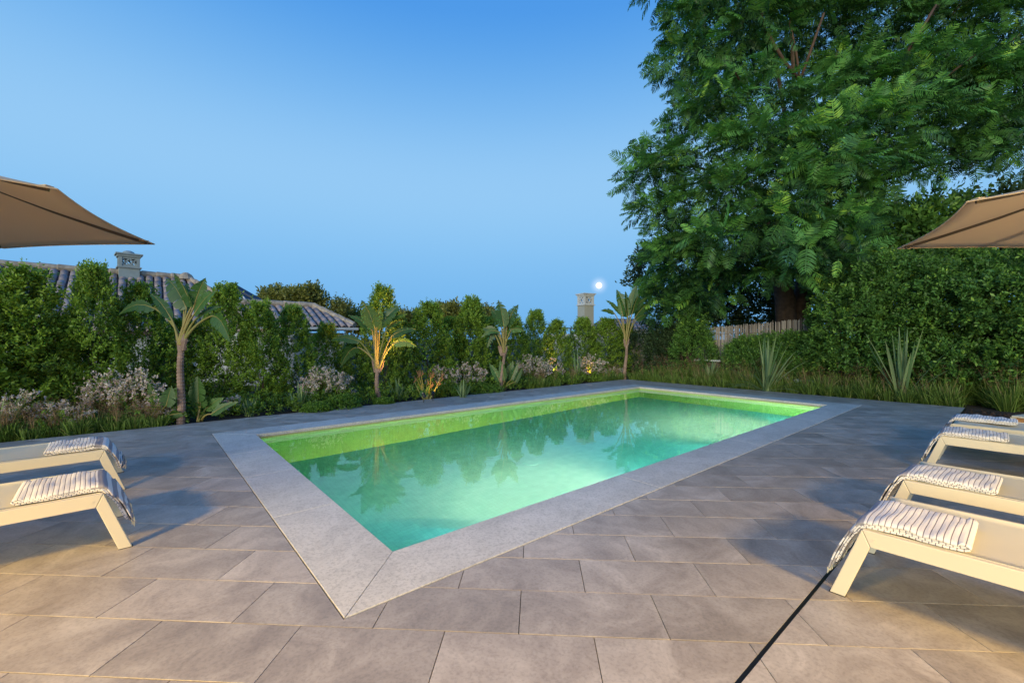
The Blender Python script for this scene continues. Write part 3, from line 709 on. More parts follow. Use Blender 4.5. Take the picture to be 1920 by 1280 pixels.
# ================================================================== CLIPPED HEDGE SHRUBS ALONG THE LEFT
def shrub_mesh(seed, h, r_, shoots, mat, leaf=.050, lw=.023):
    g = np.random.default_rng(seed); n = shoots
    zf = g.random(n)**.85; an = g.random(n)*2*np.pi; ph = g.random(4)*6
    prof = (1-.86*zf**2.2)*(.80+.12*np.sin(an*2+ph[0])+.10*np.sin(zf*9+an*3+ph[1])+.08*np.sin(zf*17+ph[2]-an*2))
    rad = 1.28*r_*prof*np.where(g.random(n) < .75, .82+.25*g.random(n), .3+.55*g.random(n))
    P = np.stack([np.cos(an)*rad, np.sin(an)*rad, .04+zf*h*.97], 1)
    D = unit(np.stack([np.cos(an), np.sin(an), .5+1.3*zf+.4*g.random(n)], 1)+g.normal(size=(n, 3))*.3)
    parts = [twig_cloud(P, D, 26, .17, leaf, lw, g)]
    # long leader shoots poking out of the top
    k = 12; an = g.random(k)*6.28; rr = r_*.35*g.random(k); P = np.stack([np.cos(an)*rr, np.sin(an)*rr, h*(.9+.06*g.random(k))], 1)
    D = unit(np.stack([.15*g.normal(size=k), .15*g.normal(size=k), np.ones(k)], 1)); parts.append(twig_cloud(P, D, 20, .22, leaf*.8, lw*.8, g, spread=.8))
    V, F, rn = join(parts); return V, F, rn
SH = []
for i in range(6):
    V, F, rn = shrub_mesh(100+i, 2.2, .50, 660, M['hedge_leaf']); o = big('foliage', V, F, M['hedge_leaf'], None, rn); SH.append(o.data); bpy.data.objects.remove(o)
def stem_data(seed, h):
    rr = random.Random(seed); mb = MB()
    for k in range(4): branch_mesh(mb, (rr.uniform(-.06, .06), rr.uniform(-.06, .06), -.04), (rr.uniform(-.15, .15), rr.uniform(-.15, .15), 1), h*.36, .009, 1, rr, .3, 5)
    o = mb.build('stems', M['bark']); d = o.data; bpy.data.objects.remove(o); return d
ST = [stem_data(i, 2.0) for i in range(3)]
def hedge_shrub(p, h, r_, i, label, group, mats=None):
    t = empty('hedge_shrub', (p.x, p.y, -.03), random.uniform(0, 6.28)); tag(t, label, 'shrub', group)
    f = place('foliage', SH[i % 6], t); f.scale = (r_/.50, r_/.50, h/2.2)
    s = place('stems', ST[i % 3], t); s.scale = (r_/.5, r_/.5, h/2.2)
hs = [(-150, 530, .75), (-60, 515, .62), (42, 513, .56), (112, 600, .5), (178, 510, .42), (262, 543, .46), (345, 605, .5), (424, 545, .46), (487, 572, .42), (549, 580, .42), (613, 612, .38), (664, 640, .4), (718, 543, .44), (748, 600, .4), (803, 573, .52), (846, 600, .45),
      (884, 566, .50), (915, 600, .4), (962, 600, .45), (1004, 588, .48), (1044, 604, .40), (1093, 600, .55), (1139, 602, .58), (1175, 612, .5)]
names_l = ['broad hedge shrub outermost on the left, cut off by the photo edge', 'tall hedge shrub at the left edge, one in from the frame', 'tallest hedge shrub at far left, below the parasol tip', 'hedge shrub filling the dip between the two leftmost tall ones', 'narrow pointed hedge shrub left of the lattice chimney',
   'hedge shrub below and right of the lattice chimney', 'low hedge shrub behind the leftmost strelitzia trunk', 'pointed hedge shrub right of the leftmost strelitzia', 'narrow hedge shrub before the roof end with the white pipe', 'narrow hedge shrub left of the white column of the house', 'short hedge shrub right of the white column of the house', 'lowest hedge shrub, left of the lamp-lit strelitzia',
   'tall slim shrub rising behind the lamp-lit strelitzia', 'hedge shrub immediately right of the lamp-lit strelitzia crown', 'broad hedge shrub between the second and third strelitzias', 'rounded hedge shrub behind the bird of paradise flowers', 'dark pointed hedge shrub left of the third strelitzia', 'hedge shrub behind the third strelitzia crown', 'hedge shrub just right of the third strelitzia',
   'hedge shrub lit warm from below, left of the chimney gap', 'slim yellowish hedge shrub beside the gap with the white wall', 'dense rounded hedge shrub under the tall grey chimney', 'dense rounded hedge shrub right of the tall grey chimney', 'dark hedge shrub behind the rightmost strelitzia']
for i, ((u, v, r_), lb) in enumerate(zip(hs, names_l)):
    p = on(u, t=6.75+(.25 if i % 2 else 0)+(.5 if v > 600 and u < 700 else 0)); hedge_shrub(p, zat(v, p.y)+.02, r_, i, lb, 'shrubs of the long hedge on the left')

# ================================================================== STRELITZIA TREES AND OTHER PADDLE LEAVES
def paddle(parent, C0, P1, P2, width, roll, seed, torn=0.0, bend=.12, pr=.014):
    """one leaf: petiole C0->P1, blade P1->P2 (local coordinates)"""
    r = random.Random(seed); C0, P1, P2 = Vector(C0), Vector(P1), Vector(P2)
    ax = (P2-P1); Lb = ax.length; side0 = ax.cross(Vector((0, -1, 0))) if True else None
    side0 = ax.cross(Vector((0, -1, 0))).normalized(); nrm = side0.cross(ax).normalized(); Q = Matrix.Rotation(roll, 3, ax.normalized()); side = Q @ side0; nrm = Q @ nrm
    nL = 16; vs = []; fs = []
    def cpt(u): return P1+ax*u+nrm*0+Vector((0, 0, 1))*(bend*Lb*math.sin(math.pi*u)*(1 if ax.z > -.1 else 1.2))
    prof = lambda u: (math.sin(math.pi*min(1, u**.72*.98+.02))**.75)*(1-.25*u)
    for sgn in (1, -1):
        wv = []
        for i in range(nL+1):
            u = i/nL; w = width/2*prof(u)*(1+.04*math.sin(u*25+seed)); c = cpt(u); row = []
            for q, (f, lift) in enumerate(((0, 0), (.5, .10), (1, .16))):
                row.append(c+side*sgn*w*f+nrm*(w*lift*1.3)+Vector((0, 0, -1))*w*.10*f)
            wv.append(row)
        i = 0
        for i in range(nL):
            cut = r.random() < torn; droop = r.uniform(.0, .25)*(1 if torn else 0); o = len(vs)
            a, b = wv[i], wv[i+1]; sh = ax*(r.uniform(.004, .03) if cut else 0); dr = Vector((0, 0, -1))*width*droop*.5
            vs += [a[0], a[1]+dr*.3+sh*.5, a[2]+dr+sh, b[0], b[1]+dr*.3, b[2]+dr]
            fs += [(o, o+1, o+4, o+3), (o+1, o+2, o+5, o+4)] if sgn > 0 else [(o+3, o+4, o+1, o), (o+4, o+5, o+2, o+1)]
    rn = np.repeat(np.clip(np.full(len(vs)//6, r.random()*.8+.1)+np.array([r.uniform(-.07, .07) for _ in range(len(vs)//6)]), 0, 1), 6)
    ob = big('leaf', [tuple(p) for p in vs], fs, M['banana_leaf'], parent, rn)
    mid = C0.lerp(P1, .5)+Vector((0, 0, -.0)); out = (P1-C0); mid += Vector((out.x*-.10, 0, abs(out.x)*.22))
    pts = []
    for k in range(9): u = k/8; pts.append(C0*(1-u)**2+mid*2*u*(1-u)+P1*u*u)
    npet = len(pts); pts += [cpt(u) for u in (.25, .5, .75, .95)]
    rad = [pr*(2.0-1.1*k/8) for k in range(9)]+[pr*.45, pr*.32, pr*.2, pr*.1]
    mb = MB(); mb.tube(pts, rad, 6); e = big('petiole', [p for p in mb.v], [f for f in mb.f if len(f) == 4], M['petiole'], ob, np.full(len(mb.v), r.random()), smooth=True)
    return ob
def strelitzia(u0, v0, uT, vT, leaves_px, label, seed, tw=.075, group='strelitzia trees before the hedge', yoff=0):
    g0 = gp(u0, v0); y = g0.y; t = empty('strelitzia_tree', (g0.x, y, 0)); tag(t, label, 'tree', group)
    def loc(u, v, dy=0): p = at(u, v, y+dy); return Vector((p.x-g0.x, dy, p.z))
    r = random.Random(seed); top = loc(uT, vT); H = top.z; n = 46; pts = []; rad = []
    for i in range(n+1):
        u = i/n; c = Vector((top.x*u+.02*math.sin(u*5+seed), .01*math.sin(u*4), -.03+(H+.03)*u)); pts.append(c); rad.append(tw*(1.15-.35*u)*(1+(.10 if i % 2 else -.05)))
    mb = MB(); mb.tube(pts, rad, 12); mb.build('trunk', M['palm_trunk'], t, smooth=False)
    # sheathing leaf bases
    mb = MB(); sp = (leaves_px[0][1]-vT)
    for k in range(7):
        a_ = r.uniform(-.9, .9); q = top+Vector((a_*.09, r.uniform(-.05, .05), 0)); mb.tube([top+Vector((a_*.045, r.uniform(-.03, .03), -.06)), q+Vector((0, 0, .06)), q+Vector((a_*.05, 0, .17))], [.030, .034, .012], 6, flat=.6)
    mb.build('leaf_sheaths', M['palm_trunk'], t)
    for i, L_ in enumerate(leaves_px):
        u1, v1, u2, v2, wpx = L_[:5]; roll = L_[5] if len(L_) > 5 else r.uniform(-.5, .5); torn = L_[6] if len(L_) > 6 else .1
        dy = r.uniform(-.28, .28); P1 = loc(u1, v1, dy*.6); P2 = loc(u2, v2, dy*1.1+r.uniform(-.1, .1)); paddle(t, top+Vector((r.uniform(-.04, .04), dy*.12, .02)), P1, P2, 1.28*wpx/FPX*y, roll*.75, seed*31+i, torn, bend=(.10 if v2 < v1 else .16), pr=.013)
    return t
strelitzia(336, 792, 342, 648, [(350, 577, 311, 521, 30, .2), (360, 574, 326, 511, 24, -.7), (363, 577, 386, 520, 24, .5), (365, 588, 404, 545, 24, -.5), (322, 598, 281, 549, 16, .9), (290, 578, 222, 590, 20, .3), (368, 597, 418, 574, 14, -.9), (398, 592, 432, 640, 26, .3, .5), (312, 590, 262, 572, 12, -.8), (345, 588, 352, 530, 20, 1.1)],
           'tallest strelitzia tree at left, green crown overlapping the tiled roof', 1, tw=.046)
strelitzia(710, 753, 707, 692, [(703, 615, 678, 562, 26, .2), (712, 612, 752, 572, 22, -.5), (718, 605, 764, 588, 14, .8), (698, 620, 653, 590, 14, .8), (674, 640, 621, 637, 14, .3, .2), (672, 651, 638, 687, 18, -.2, .6), (735, 629, 780, 617, 14, -.3, .3), (738, 643, 782, 650, 15, .2, .3), (706, 618, 712, 575, 18, 1.0), (726, 615, 760, 600, 10, 1.0)],
           'strelitzia tree glowing amber from a garden lamp at its right', 2, tw=.043)
strelitzia(940, 731, 944, 662, [(945, 612, 934, 562, 22, .2), (950, 610, 972, 570, 18, -.4), (940, 612, 921, 579, 16, .6), (953, 606, 971, 588, 12, .9), (932, 624, 905, 615, 14, .2, .2), (925, 622, 913, 652, 14, -.2, .5), (958, 618, 983, 620, 12, .4), (947, 612, 950, 585, 16, 1.2), (936, 622, 902, 632, 9, .3)],
           'strelitzia tree in the middle with small paddle leaves at its foot', 3, tw=.040)
strelitzia(1172, 709, 1174, 646, [(1176, 593, 1156, 542, 20, .1), (1181, 590, 1194, 533, 16, -.5), (1164, 590, 1136, 562, 9, .7), (1152, 587, 1126, 582, 8, .4), (1186, 585, 1214, 557, 10, -.3, .3), (1190, 596, 1218, 568, 14, .3, .2), (1192, 600, 1212, 590, 12, -.4), (1178, 590, 1172, 545, 14, .9), (1168, 592, 1160, 560, 12, -.9), (1185, 588, 1200, 548, 11, .8)],
           'strelitzia tree at right, crown beside the moon and chimney', 4, tw=.048)
def paddle_plant(u0, v0, lv, label, seed, y=None):
    g0 = gp(u0, v0); y = g0.y; t = empty('strelitzia_plant', (g0.x, y, 0)); tag(t, label, 'plant', 'low paddle-leaved plants'); r = random.Random(seed)
    for i, (u1, v1, u2, v2, w) in enumerate(lv):
        dy = r.uniform(-.2, .2); p1 = at(u1, v1, y+dy); p2 = at(u2, v2, y+dy); o0 = Vector((g0.x, y, 0))
        paddle(t, (r.uniform(-.05, .05), r.uniform(-.05, .05), -.02), p1-o0, p2-o0, w/FPX*y, r.uniform(-.3, .3), seed*17+i, .05, .06, .010)
paddle_plant(372, 787, [(372, 752, 371, 703, 36), (376, 760, 375, 738, 34), (386, 766, 420, 744, 22), (396, 776, 446, 752, 16), (362, 762, 356, 745, 16)], 'broad-leaved paddle plant right of the tallest strelitzia trunk', 11)
paddle_plant(300, 790, [(296, 765, 278, 712, 26), (312, 760, 322, 722, 30), (320, 765, 345, 718, 30), (318, 778, 350, 775, 16)], 'paddle plant left of the tallest strelitzia trunk', 12)
paddle_plant(944, 730, [(937, 715, 917, 680, 15), (946, 712, 938, 674, 16), (950, 710, 962, 676, 18), (958, 712, 972, 678, 14), (966, 716, 980, 688, 12), (960, 720, 968, 700, 18)], 'cluster of upright paddle leaves at the middle strelitzia trunk', 13)
paddle_plant(1010+20, 733-20, [(1040, 700, 1030, 680, 8), (1036, 702, 1046, 684, 8)], 'tiny paddle plant among the white flowers', 14)

# ---- sword-leaved plants
def sword(parent, d, l, w, seed, droop=.35, mat='sword_leaf'):
    r = random.Random(seed); d = Vector(d).normalized(); hz = Vector((d.x, d.y, 0)); hz = hz.normalized() if hz.length > .01 else Vector((1, 0, 0)); sd = Vector((-hz.y, hz.x, 0)); n = 7; vs = []; fs = []
    p = Vector((0, 0, 0)); dd = d.copy()
    for i in range(n+1):
        u = i/n; ww = w*(.55+.9*u if u < .5 else 1.0-((u-.5)*2)**2.2*.95); up = dd.cross(sd).normalized()*-1
        vs += [p-sd*ww/2-up*-ww*.18, p, p+sd*ww/2-up*-ww*.18]
        if i: o = 3*(i-1); fs += [(o, o+1, o+4, o+3), (o+1, o+2, o+5, o+4)]
        p = p+dd*l/n; dd = (dd+Vector((0, 0, -1))*droop*u*.32).normalized()
    return big('leaf', vs, fs, M[mat], parent, np.full(len(vs), r.random()))
def sword_plant(u0, v0, hpx, n, label, seed, spread=1.0, w=.035, cat='plant', name='flax_plant', mat='sword_leaf', droop=.5, pt=None):
    g0 = gp(u0, v0) if pt is None else pt; t = empty(name, (g0.x, g0.y, -.02)); tag(t, label, cat, 'sword-leaved plants'); r = random.Random(seed); l = hpx/FPX*g0.y
    for i in range(n):
        an = r.uniform(0, 6.28); tl = abs(r.gauss(0, .55))*spread; d = (math.cos(an)*math.sin(min(tl, 1.25)), math.sin(an)*math.sin(min(tl, 1.25)), math.cos(min(tl, 1.25)))
        o = sword(t, d, l*r.uniform(.65, 1.15), w*r.uniform(.7, 1.2), seed*101+i, droop*(.3+tl), mat); o.location = (r.uniform(-.05, .05), r.uniform(-.05, .05), 0)
sword_plant(1436, 733, 104, 46, 'large spiky flax plant spreading over the grass before the reed fence', 21, 1.25, .036)
sword_plant(1692, 735, 128, 24, 'tall flax plant with upright blades before the big right hedge', 22, .75, .055, pt=on(1692, a=10.25))
sword_plant(1332, 708, 46, 14, 'small flax plant beside the pale stone slab', 23, .7, .04, pt=on(1328, a=10.7))
sword_plant(1082, 712, 52, 14, 'upright flax plant among the white flowers near the right strelitzia', 24, .5, .045, pt=on(1082, t=6.0))
sword_plant(4, 815, 88, 14, 'arching flax plant at the left edge of the photo', 25, .8, .035, pt=on(6, t=5.85))
sword_plant(562, 768, 50, 34, 'grey-green rosette plant left of the bright mound', 26, 1.3, .035, name='rosette_plant')
sword_plant(468, 778, 40, 26, 'small strappy plant between paddle plant and rosette', 27, 1.2, .022, name='rosette_plant')
sword_plant(868, 745, 34, 26, 'small grey rosette plant right of the bird of paradise', 28, 1.0, .028, name='rosette_plant')
sword_plant(748, 748, 42, 44, 'bushy cycad-like plant right of the lamp-lit strelitzia trunk', 29, 1.2, .02, name='cycad')
# bird of paradise with beaked flowers, lit by a garden lamp
bp_ = gp(800, 748); t = empty('bird_of_paradise', (bp_.x, bp_.y, -.02)); tag(t, 'lamp-lit bird of paradise with slim stalks and orange beaks', 'plant'); rr_ = random.Random(5)
for i in range(13):
    dx = rr_.uniform(-.28, .30); h_ = rr_.uniform(.22, .50); mb = MB(); mb.tube([(dx*.2, 0, 0), (dx*.6, .02, h_*.5), (dx, rr_.uniform(-.1, .1), h_)], [.013, .010, .007], 6)
    s = mb.build('stalk', M['petiole'], t)
    mb = MB(); mb.tube([(dx, 0, h_), (dx+.05, 0, h_+.05), (dx+.02, 0, h_+.13)], [.008, .02, .002], 5); 
    if i % 3 == 0: mb.tube([(dx, 0, h_), (dx-.02, 0, h_+.06), (dx-.05, 0, h_+.12)], [.006, .012, .002], 5)
    mb.build('flower', M['seed'], s)
for i in range(4):
    paddle(t, (0, 0, 0), (rr_.uniform(-.1, .1), rr_.uniform(-.1, .1), .08), (rr_.uniform(-.25, .2), rr_.uniform(-.1, .1), rr_.uniform(.2, .3)), .09, 0, 400+i, 0, .05, .007)

# ---- garden spot lamps hidden in the planting, assumed from the glow on the plants
def garden_lamp(p, aim, energy, label, size=R(75), col=(1, .52, .12)):
    t = empty('garden_spotlight', (p.x, p.y, 0)); tag(t, label, 'lamp', 'garden spotlights in the planting')
    d = (Vector(aim)-Vector((p.x, p.y, .16))).normalized(); mb = MB(); mb.tube([(0, 0, -.05), (0, 0, .12)], .008, 6); mb.build('spike', M['black'], t)
    b = Vector((0, 0, .15)); mb = MB(); mb.tube([b-d*.05, b+d*.035], .032, 12); mb.build('housing', M['black'], t)
    mb = MB(); mb.tube([b+d*.035, b+d*.038], .026, 12); mb.build('lens', M['garden_lens'], t)
    ld = bpy.data.lights.new('garden_lamp', 'SPOT'); ld.energy = energy; ld.color = col; ld.spot_size = size; ld.spot_blend = .7; ld.shadow_soft_size = .025
    lo = bpy.data.objects.new('garden_lamp', ld); COL.objects.link(lo); lo.location = Vector((p.x, p.y, .15))+d*.06; lo.rotation_euler = (-d).to_track_quat('Z', 'Y').to_euler()
p = gp(792, 757); garden_lamp(p+Vector((0, .12, 0)), at(742, 640, p.y+.45), 300, 'black garden spotlight aimed at the second strelitzia from the left', R(70))
p = gp(812, 750); garden_lamp(p+Vector((.02, -.12, 0)), at(812, 690, p.y+.6), 7, 'black garden spotlight under the bird of paradise flowers', R(120))
p = on(1042, t=6.28); garden_lamp(p, at(1024, 620, p.y+.5), 70, 'black garden spotlight aimed at the hedge below the chimney gap', R(80))
p = on(1106, t=5.9); garden_lamp(p, at(1100, 650, p.y+.4), 18, 'black garden spotlight among the white flowers by the right strelitzia', R(110))

p = Vector((4.25, 1.25, 0)); garden_lamp(p, (4.3, 2.6, 2.2), 130, 'added unseen ground spotlight between the right loungers, brightening the parasol underside', R(125), (1, .76, .46))  # out-of-view lamp added to brighten the right canopy from below
# ---- mounds
for u, v, wpx, hpx, lb in ((641, 766, 30, 19, 'bright green cushion mound left of the lamp-lit trunk'), (594, 772, 24, 10, 'flat green cushion at the foot of the rosette plant'), (835, 742, 28, 13, 'green cushion mound right of the bird of paradise'), (910, 736, 30, 10, 'green cushion mound left of the middle strelitzia trunk'),
                       (700+20, 758, 14, 5, 'small dark cushion beside the lamp-lit trunk')):
    q = gp(u, v-2); s = q.y/FPX; t = empty('cushion_plant', (q.x, q.y, 0)); tag(t, lb, 'plant', 'round cushion plants along the paving'); g = np.random.default_rng(u)
    P, Nn = ell_points([((0, 0, 0), (wpx*s, wpx*s*.9, hpx*s))], 900, g, (.8, 1.02)); k = P[:, 2] > -.02; P, Nn = P[k], Nn[k]
    V, F, rn = twig_cloud(P, unit(Nn+[0, 0, .5]), 10, .05, .030, .012, g); big('foliage', V, F, M['mound_leaf'], t, rn)
# ---- flowering shrubs (pale gaura)
def flower_shrub(u0, t_, hpx, wpx, n, label, seed):
    p0 = on(u0, t=t_); y = p0.y; s = y/FPX; g = np.random.default_rng(seed); r = random.Random(seed); t = empty('flowering_shrub', (p0.x, y, -.02)); tag(t, label, 'shrub', 'pale flowering shrubs')
    H, W = hpx*s, wpx*s; mb = MB(); tips = []
    for i in range(n):
        an = r.uniform(0, 6.28); rad = W*math.sqrt(r.random()); h = H*(1-.35*(rad/W)**2)*r.uniform(.45, 1.05); e = Vector((math.cos(an)*rad, math.sin(an)*rad*.6, h)); m_ = Vector((e.x*.35, e.y*.35, h*.65))
        mb.tube([Vector((e.x*.1, e.y*.1, 0)), m_, e], [.004, .003, .0015], 3, False); tips.append((m_, e))
    f = [q for q in mb.f]; big('stems', mb.v, f, M['stem'], t, rng.random(len(mb.v)))
    A0 = np.array([a for a, b in tips]); B0 = np.array([b for a, b in tips])
    # leaves along the stems
    k = 20; tt = g.random((n, k, 1)); P = (A0[:, None]*(1-tt)*(.4+.6*tt)+B0[:, None]*tt).reshape(-1, 3)+g.normal(size=(n*k, 3))*.03; D = unit(g.normal(size=(n*k, 3))+[0, 0, .4])
    V, F = leaves(P, D, .05*(.6+.8*g.random(n*k)), .014, g=g); big('leaves', V, F, M['hedge_leaf'], t, np.repeat(g.random(n*k)*.8, 4))
    # blossoms: four petals each
    nb = 6; tt = 1-.42*g.random((n, nb, 1))**1.2; C = (A0[:, None]*(1-tt)+B0[:, None]*tt).reshape(-1, 3)+g.normal(size=(n*nb, 3))*.022
    ax = unit(g.normal(size=C.shape)+[0, -.8, .2]); Vs = []; 
    ref = unit(np.cross(ax, g.normal(size=C.shape))); r2 = np.cross(ax, ref); Pp = []; Dp = []
    for q in range(4): a_ = q*np.pi/2+.4*g.normal(size=(len(C), 1)); Dp.append(unit(ref*np.cos(a_)+r2*np.sin(a_)+ax*.35)); Pp.append(C)
    P = np.concatenate(Pp); D = np.concatenate(Dp); V, F = leaves(P, D, 0.034*(.7+.6*g.random(len(P))), .021, g=g); big('blossoms', V, F, M['flower'], t, np.repeat(g.random(len(P)), 4))
for i, (u0, t_, h, w, n, lb) in enumerate([(30, 6.0, 85, 60, 60, 'pale flowering shrub at the left edge, thin and low'), (110, 5.9, 60, 60, 50, 'sparse low pale flowers left of the tall flowering shrub'), (200, 6.15, 105, 50, 80, 'tall pale flowering shrub, left half of the largest pair'), (262, 6.1, 100, 50, 90, 'tall pale flowering shrub, right half of the largest pair'),
        (300, 5.75, 55, 26, 40, 'low pale flowers spilling onto the paving left of the tallest strelitzia'), (604, 6.2, 72, 48, 90, 'pale flowering shrub left of the lamp-lit strelitzia'), (640, 6.3, 56, 32, 50, 'small pale flowering shrub close to the lamp-lit trunk'), (440, 6.0, 34, 30, 24, 'few pale flowers right of the big paddle plant'),
        (832, 6.2, 54, 34, 60, 'amber-lit pink flowering shrub behind the bird of paradise'), (880, 6.2, 55, 34, 80, 'pale flowering shrub left of the middle strelitzia'), (1000, 6.1, 58, 38, 110, 'dense white flowering shrub right of the middle strelitzia'), (1035, 6.3, 46, 26, 50, 'white flowers between dense shrub and upright flax'),
        (1105, 6.0, 50, 34, 80, 'white and amber-lit flowers left of the right strelitzia'), (1150, 6.0, 22, 26, 30, 'low white flowers around the right strelitzia trunk')]):
    flower_shrub(u0, t_, h, w, n, lb, 300+i)

# ---- ornamental grass
def grass_field(name, pts, H, seed, per=260, seeds=18, lean=(0, 0), mats=('grass_leaf', 'seed'), rad=.13):
    g = np.random.default_rng(seed); Vs = []; Fs = []; Rs = []; nS = 4; K = len(pts); C = np.repeat(np.array(pts), per, 0); n = len(C); Hh = np.repeat(np.array(H), per)*(.5+.65*g.random(n))
    an = g.random(n)*6.28; tl = np.abs(g.normal(size=n))*.42+.05; base = C+np.stack([np.cos(an)*rad*g.random(n), np.sin(an)*rad*g.random(n), np.full(n, -.035)], 1)
    D = np.stack([np.cos(an)*np.sin(tl)+lean[0], np.sin(an)*np.sin(tl)+lean[1], np.cos(tl)], 1); D = unit(D); sd = unit(np.cross(D, np.array([0, 0, 1.])+g.normal(size=(n, 3))*.3)); p = base.copy(); w = .0055*(.6+.8*g.random(n))[:, None]
    V = np.empty((n, nS*2+1, 3))
    for i in range(nS):
        V[:, 2*i] = p-sd*w*(1-.15*i); V[:, 2*i+1] = p+sd*w*(1-.15*i); p = p+D*(Hh/nS)[:, None]; D = unit(D+np.array([0, 0, -1])*(.10+.16*i)*(.4+tl[:, None]))
    V[:, nS*2] = p; o = (np.arange(n)*(nS*2+1))[:, None]
    F = np.concatenate([o+np.array([[2*i, 2*i+1, 2*i+3, 2*i+2]]) for i in range(nS-1)]+[o+np.array([[2*nS-2, 2*nS-1, 2*nS, 2*nS]])], 0)
    # last quad is degenerate: use a proper small quad instead
    V2 = V.reshape(-1, 3); F = F[F[:, 2] != F[:, 3]]; T = o+np.array([[2*nS-2, 2*nS-1, 2*nS]])
    ob = big(name, V2, F, M[mats[0]], None, np.repeat(np.clip(g.random(n)*.8+g.random(n)**6*.4, 0, 1), nS*2+1))
    if seeds:
        m = K*seeds; C = np.repeat(np.array(pts), seeds, 0); Hm = np.repeat(np.array(H), seeds)*(.8+.45*g.random(m)); an = g.random(m)*6.28; r_ = g.random(m)*Hm*.5
        E_ = C+np.stack([np.cos(an)*r_+lean[0]*Hm, np.sin(an)*r_+lean[1]*Hm, Hm], 1); q = 14; P = np.repeat(E_, q, 0)+g.normal(size=(m*q, 3))*np.array([.018, .018, .045]); V, F = leaves(P, unit(g.normal(size=(m*q, 3))+[0, 0, .5]), .016, .006, g=g)
        st = leaves(C+[0, 0, .05], unit(E_-C), np.linalg.norm(E_-C, axis=1), .004, g=g); F2 = st[1]+len(V)
        o2 = big('seed_heads', np.concatenate([V, st[0]]), np.concatenate([F, F2]), M[mats[1]], None, np.repeat(g.random(m*q+m), 4)); return ob, o2
    return ob, None
pts = []; Hs = []
r = random.Random(3)
for k in range(190):
    a = EDGE_A+.22+r.random()**.9*1.35; t_ = r.uniform(-7.5, 5.2); p = G(a, t_); pts.append(tuple(p)); Hs.append(r.uniform(.30, .60)*(1+.30*(t_ < -1)))
for k in range(22): p = G(EDGE_A+.17+r.random()*.1, -1.5+k*.32); pts.append(tuple(p)); Hs.append(r.uniform(.28, .42))
for k in range(34): p = G(r.uniform(9.0, 9.9), r.uniform(-3.8, -7)); pts.append(tuple(p)); Hs.append(r.uniform(.35, .6))
o1, o2 = grass_field('grass', pts, Hs, 41, 210, 7, (-.15, 0)); tag(o1, 'arching green ornamental grass along the right-hand edge of the paving', 'grass', kind='stuff'); tag(o2, 'tan seed heads over the grass along the right-hand edge', 'grass', kind='stuff')
pts = []; Hs = []
for k in range(70): p = on(r.uniform(-120, 300), t=5.35+.12+r.random()*.5); pts.append(tuple(p)); Hs.append(r.uniform(.18, .32))
for k in range(40): p = on(r.uniform(985, 1165), t=5.5+r.random()*.6); pts.append(tuple(p)); Hs.append(r.uniform(.2, .38))
o1, o2 = grass_field('grass', pts, Hs, 42, 190, 8, (-.05, 0)); tag(o1, 'short soft grass in front of the flowers on the left-hand border', 'grass', kind='stuff'); tag(o2, 'thin brown seed heads over the grass of the left-hand border', 'grass', kind='stuff')

# ---- low dark ground cover filling the borders
def cover(name, n, fn, mat, label, leaf=.05, seed=1):
    g = np.random.default_rng(seed); C = np.array([fn(g) for _ in range(n)]); D = unit(g.normal(size=(n, 3))*.6+[0, 0, 1]); V, F, rn = twig_cloud(C, D, 14, .12, leaf, leaf*.45, g); o = big(name, V, F, mat, None, rn*.7); tag(o, label, 'plants', kind='stuff')
cover('ground_cover', 3000, lambda g: G(g.uniform(-6, 9.5), 5.5+g.random()*1.3, g.random()**2*.22), M['hedge_leaf'], 'low leafy ground cover between the flowers and the long hedge', seed=5)
cover('ground_cover', 2200, lambda g: G(11.0+g.random()*1.0, g.uniform(-7, 6), g.random()**2*.35), M['ivy_leaf'], 'low leafy ground cover between the grass and the reed fence', seed=6)
def chips(n, seed):
    g = np.random.default_rng(seed); P = np.array([tuple(G(g.uniform(6.8, 9.8), g.uniform(-6, -1.7), -.034+g.random()*.012)) for _ in range(n)]); V, F = leaves(P, unit(g.normal(size=(n, 3))*[1, 1, .25]), .05*g.random(n)+.01, .02, .1, g); return V, F, np.repeat(g.random(n), 4)
M['chip'] = leafmat('bark_chip', (.02, .012, .008), (.10, .06, .04), rough=.9, trans=0); V, F, rn = chips(9000, 8); o = big('bark_mulch', V, F, M['chip'], None, rn); tag(o, 'dark bark mulch beside the farthest right lounger', 'mulch', kind='stuff')

# ================================================================== REED FENCE AND WHAT STANDS BEFORE IT
FA = 12.3
ft = empty('reed_fence', G(FA, 0)); ft.rotation_euler = (0, 0, ANG_A); tag(ft, 'grey-brown reed screen fence at the back right, below the big tree', 'fence')
def ftop(t): # height along the fence
    return 1.38+.40*min(1, max(0, (6.2-t)/5.5))
g = np.random.default_rng(9); reeds = []; mb = MB(); t0 = -3.0; k = 0
M['reed'] = leafmat('reed', (.18, .15, .135), (.46, .405, .375), rough=.8, trans=0)
Vr = []; Fr = []; Rr = []
t_ = -3.0
while t_ < 8.6:
    h = ftop(t_)+g.normal()*.018; x = g.normal()*.008; w = .008+.004*g.random(); tl = g.normal()*.012; c = g.random(); o = len(Vr)
    for z, dx in ((-.1, 0), (h, tl)):
        for q in range(4): an = q*math.pi/2; Vr.append((x+math.cos(an)*w, t_+math.sin(an)*w+dx, z))
    for q in range(4): Fr.append((o+q, o+(q+1) % 4, o+4+(q+1) % 4, o+4+q))
    Fr.append((o+4, o+5, o+6, o+7)); Rr += [c]*8; t_ += w*1.75
o = big('reeds', Vr, Fr, M['reed'], ft, Rr); tag(o, kind='stuff')
for z in (.35, .85, 1.3):
    mb = MB(); mb.tube([(-.016, t, z+.3*(ftop(t)-1.4)) for t in np.linspace(-3, 8.6, 30)], .003, 4); mb.build('wire', M['bark'], ft)
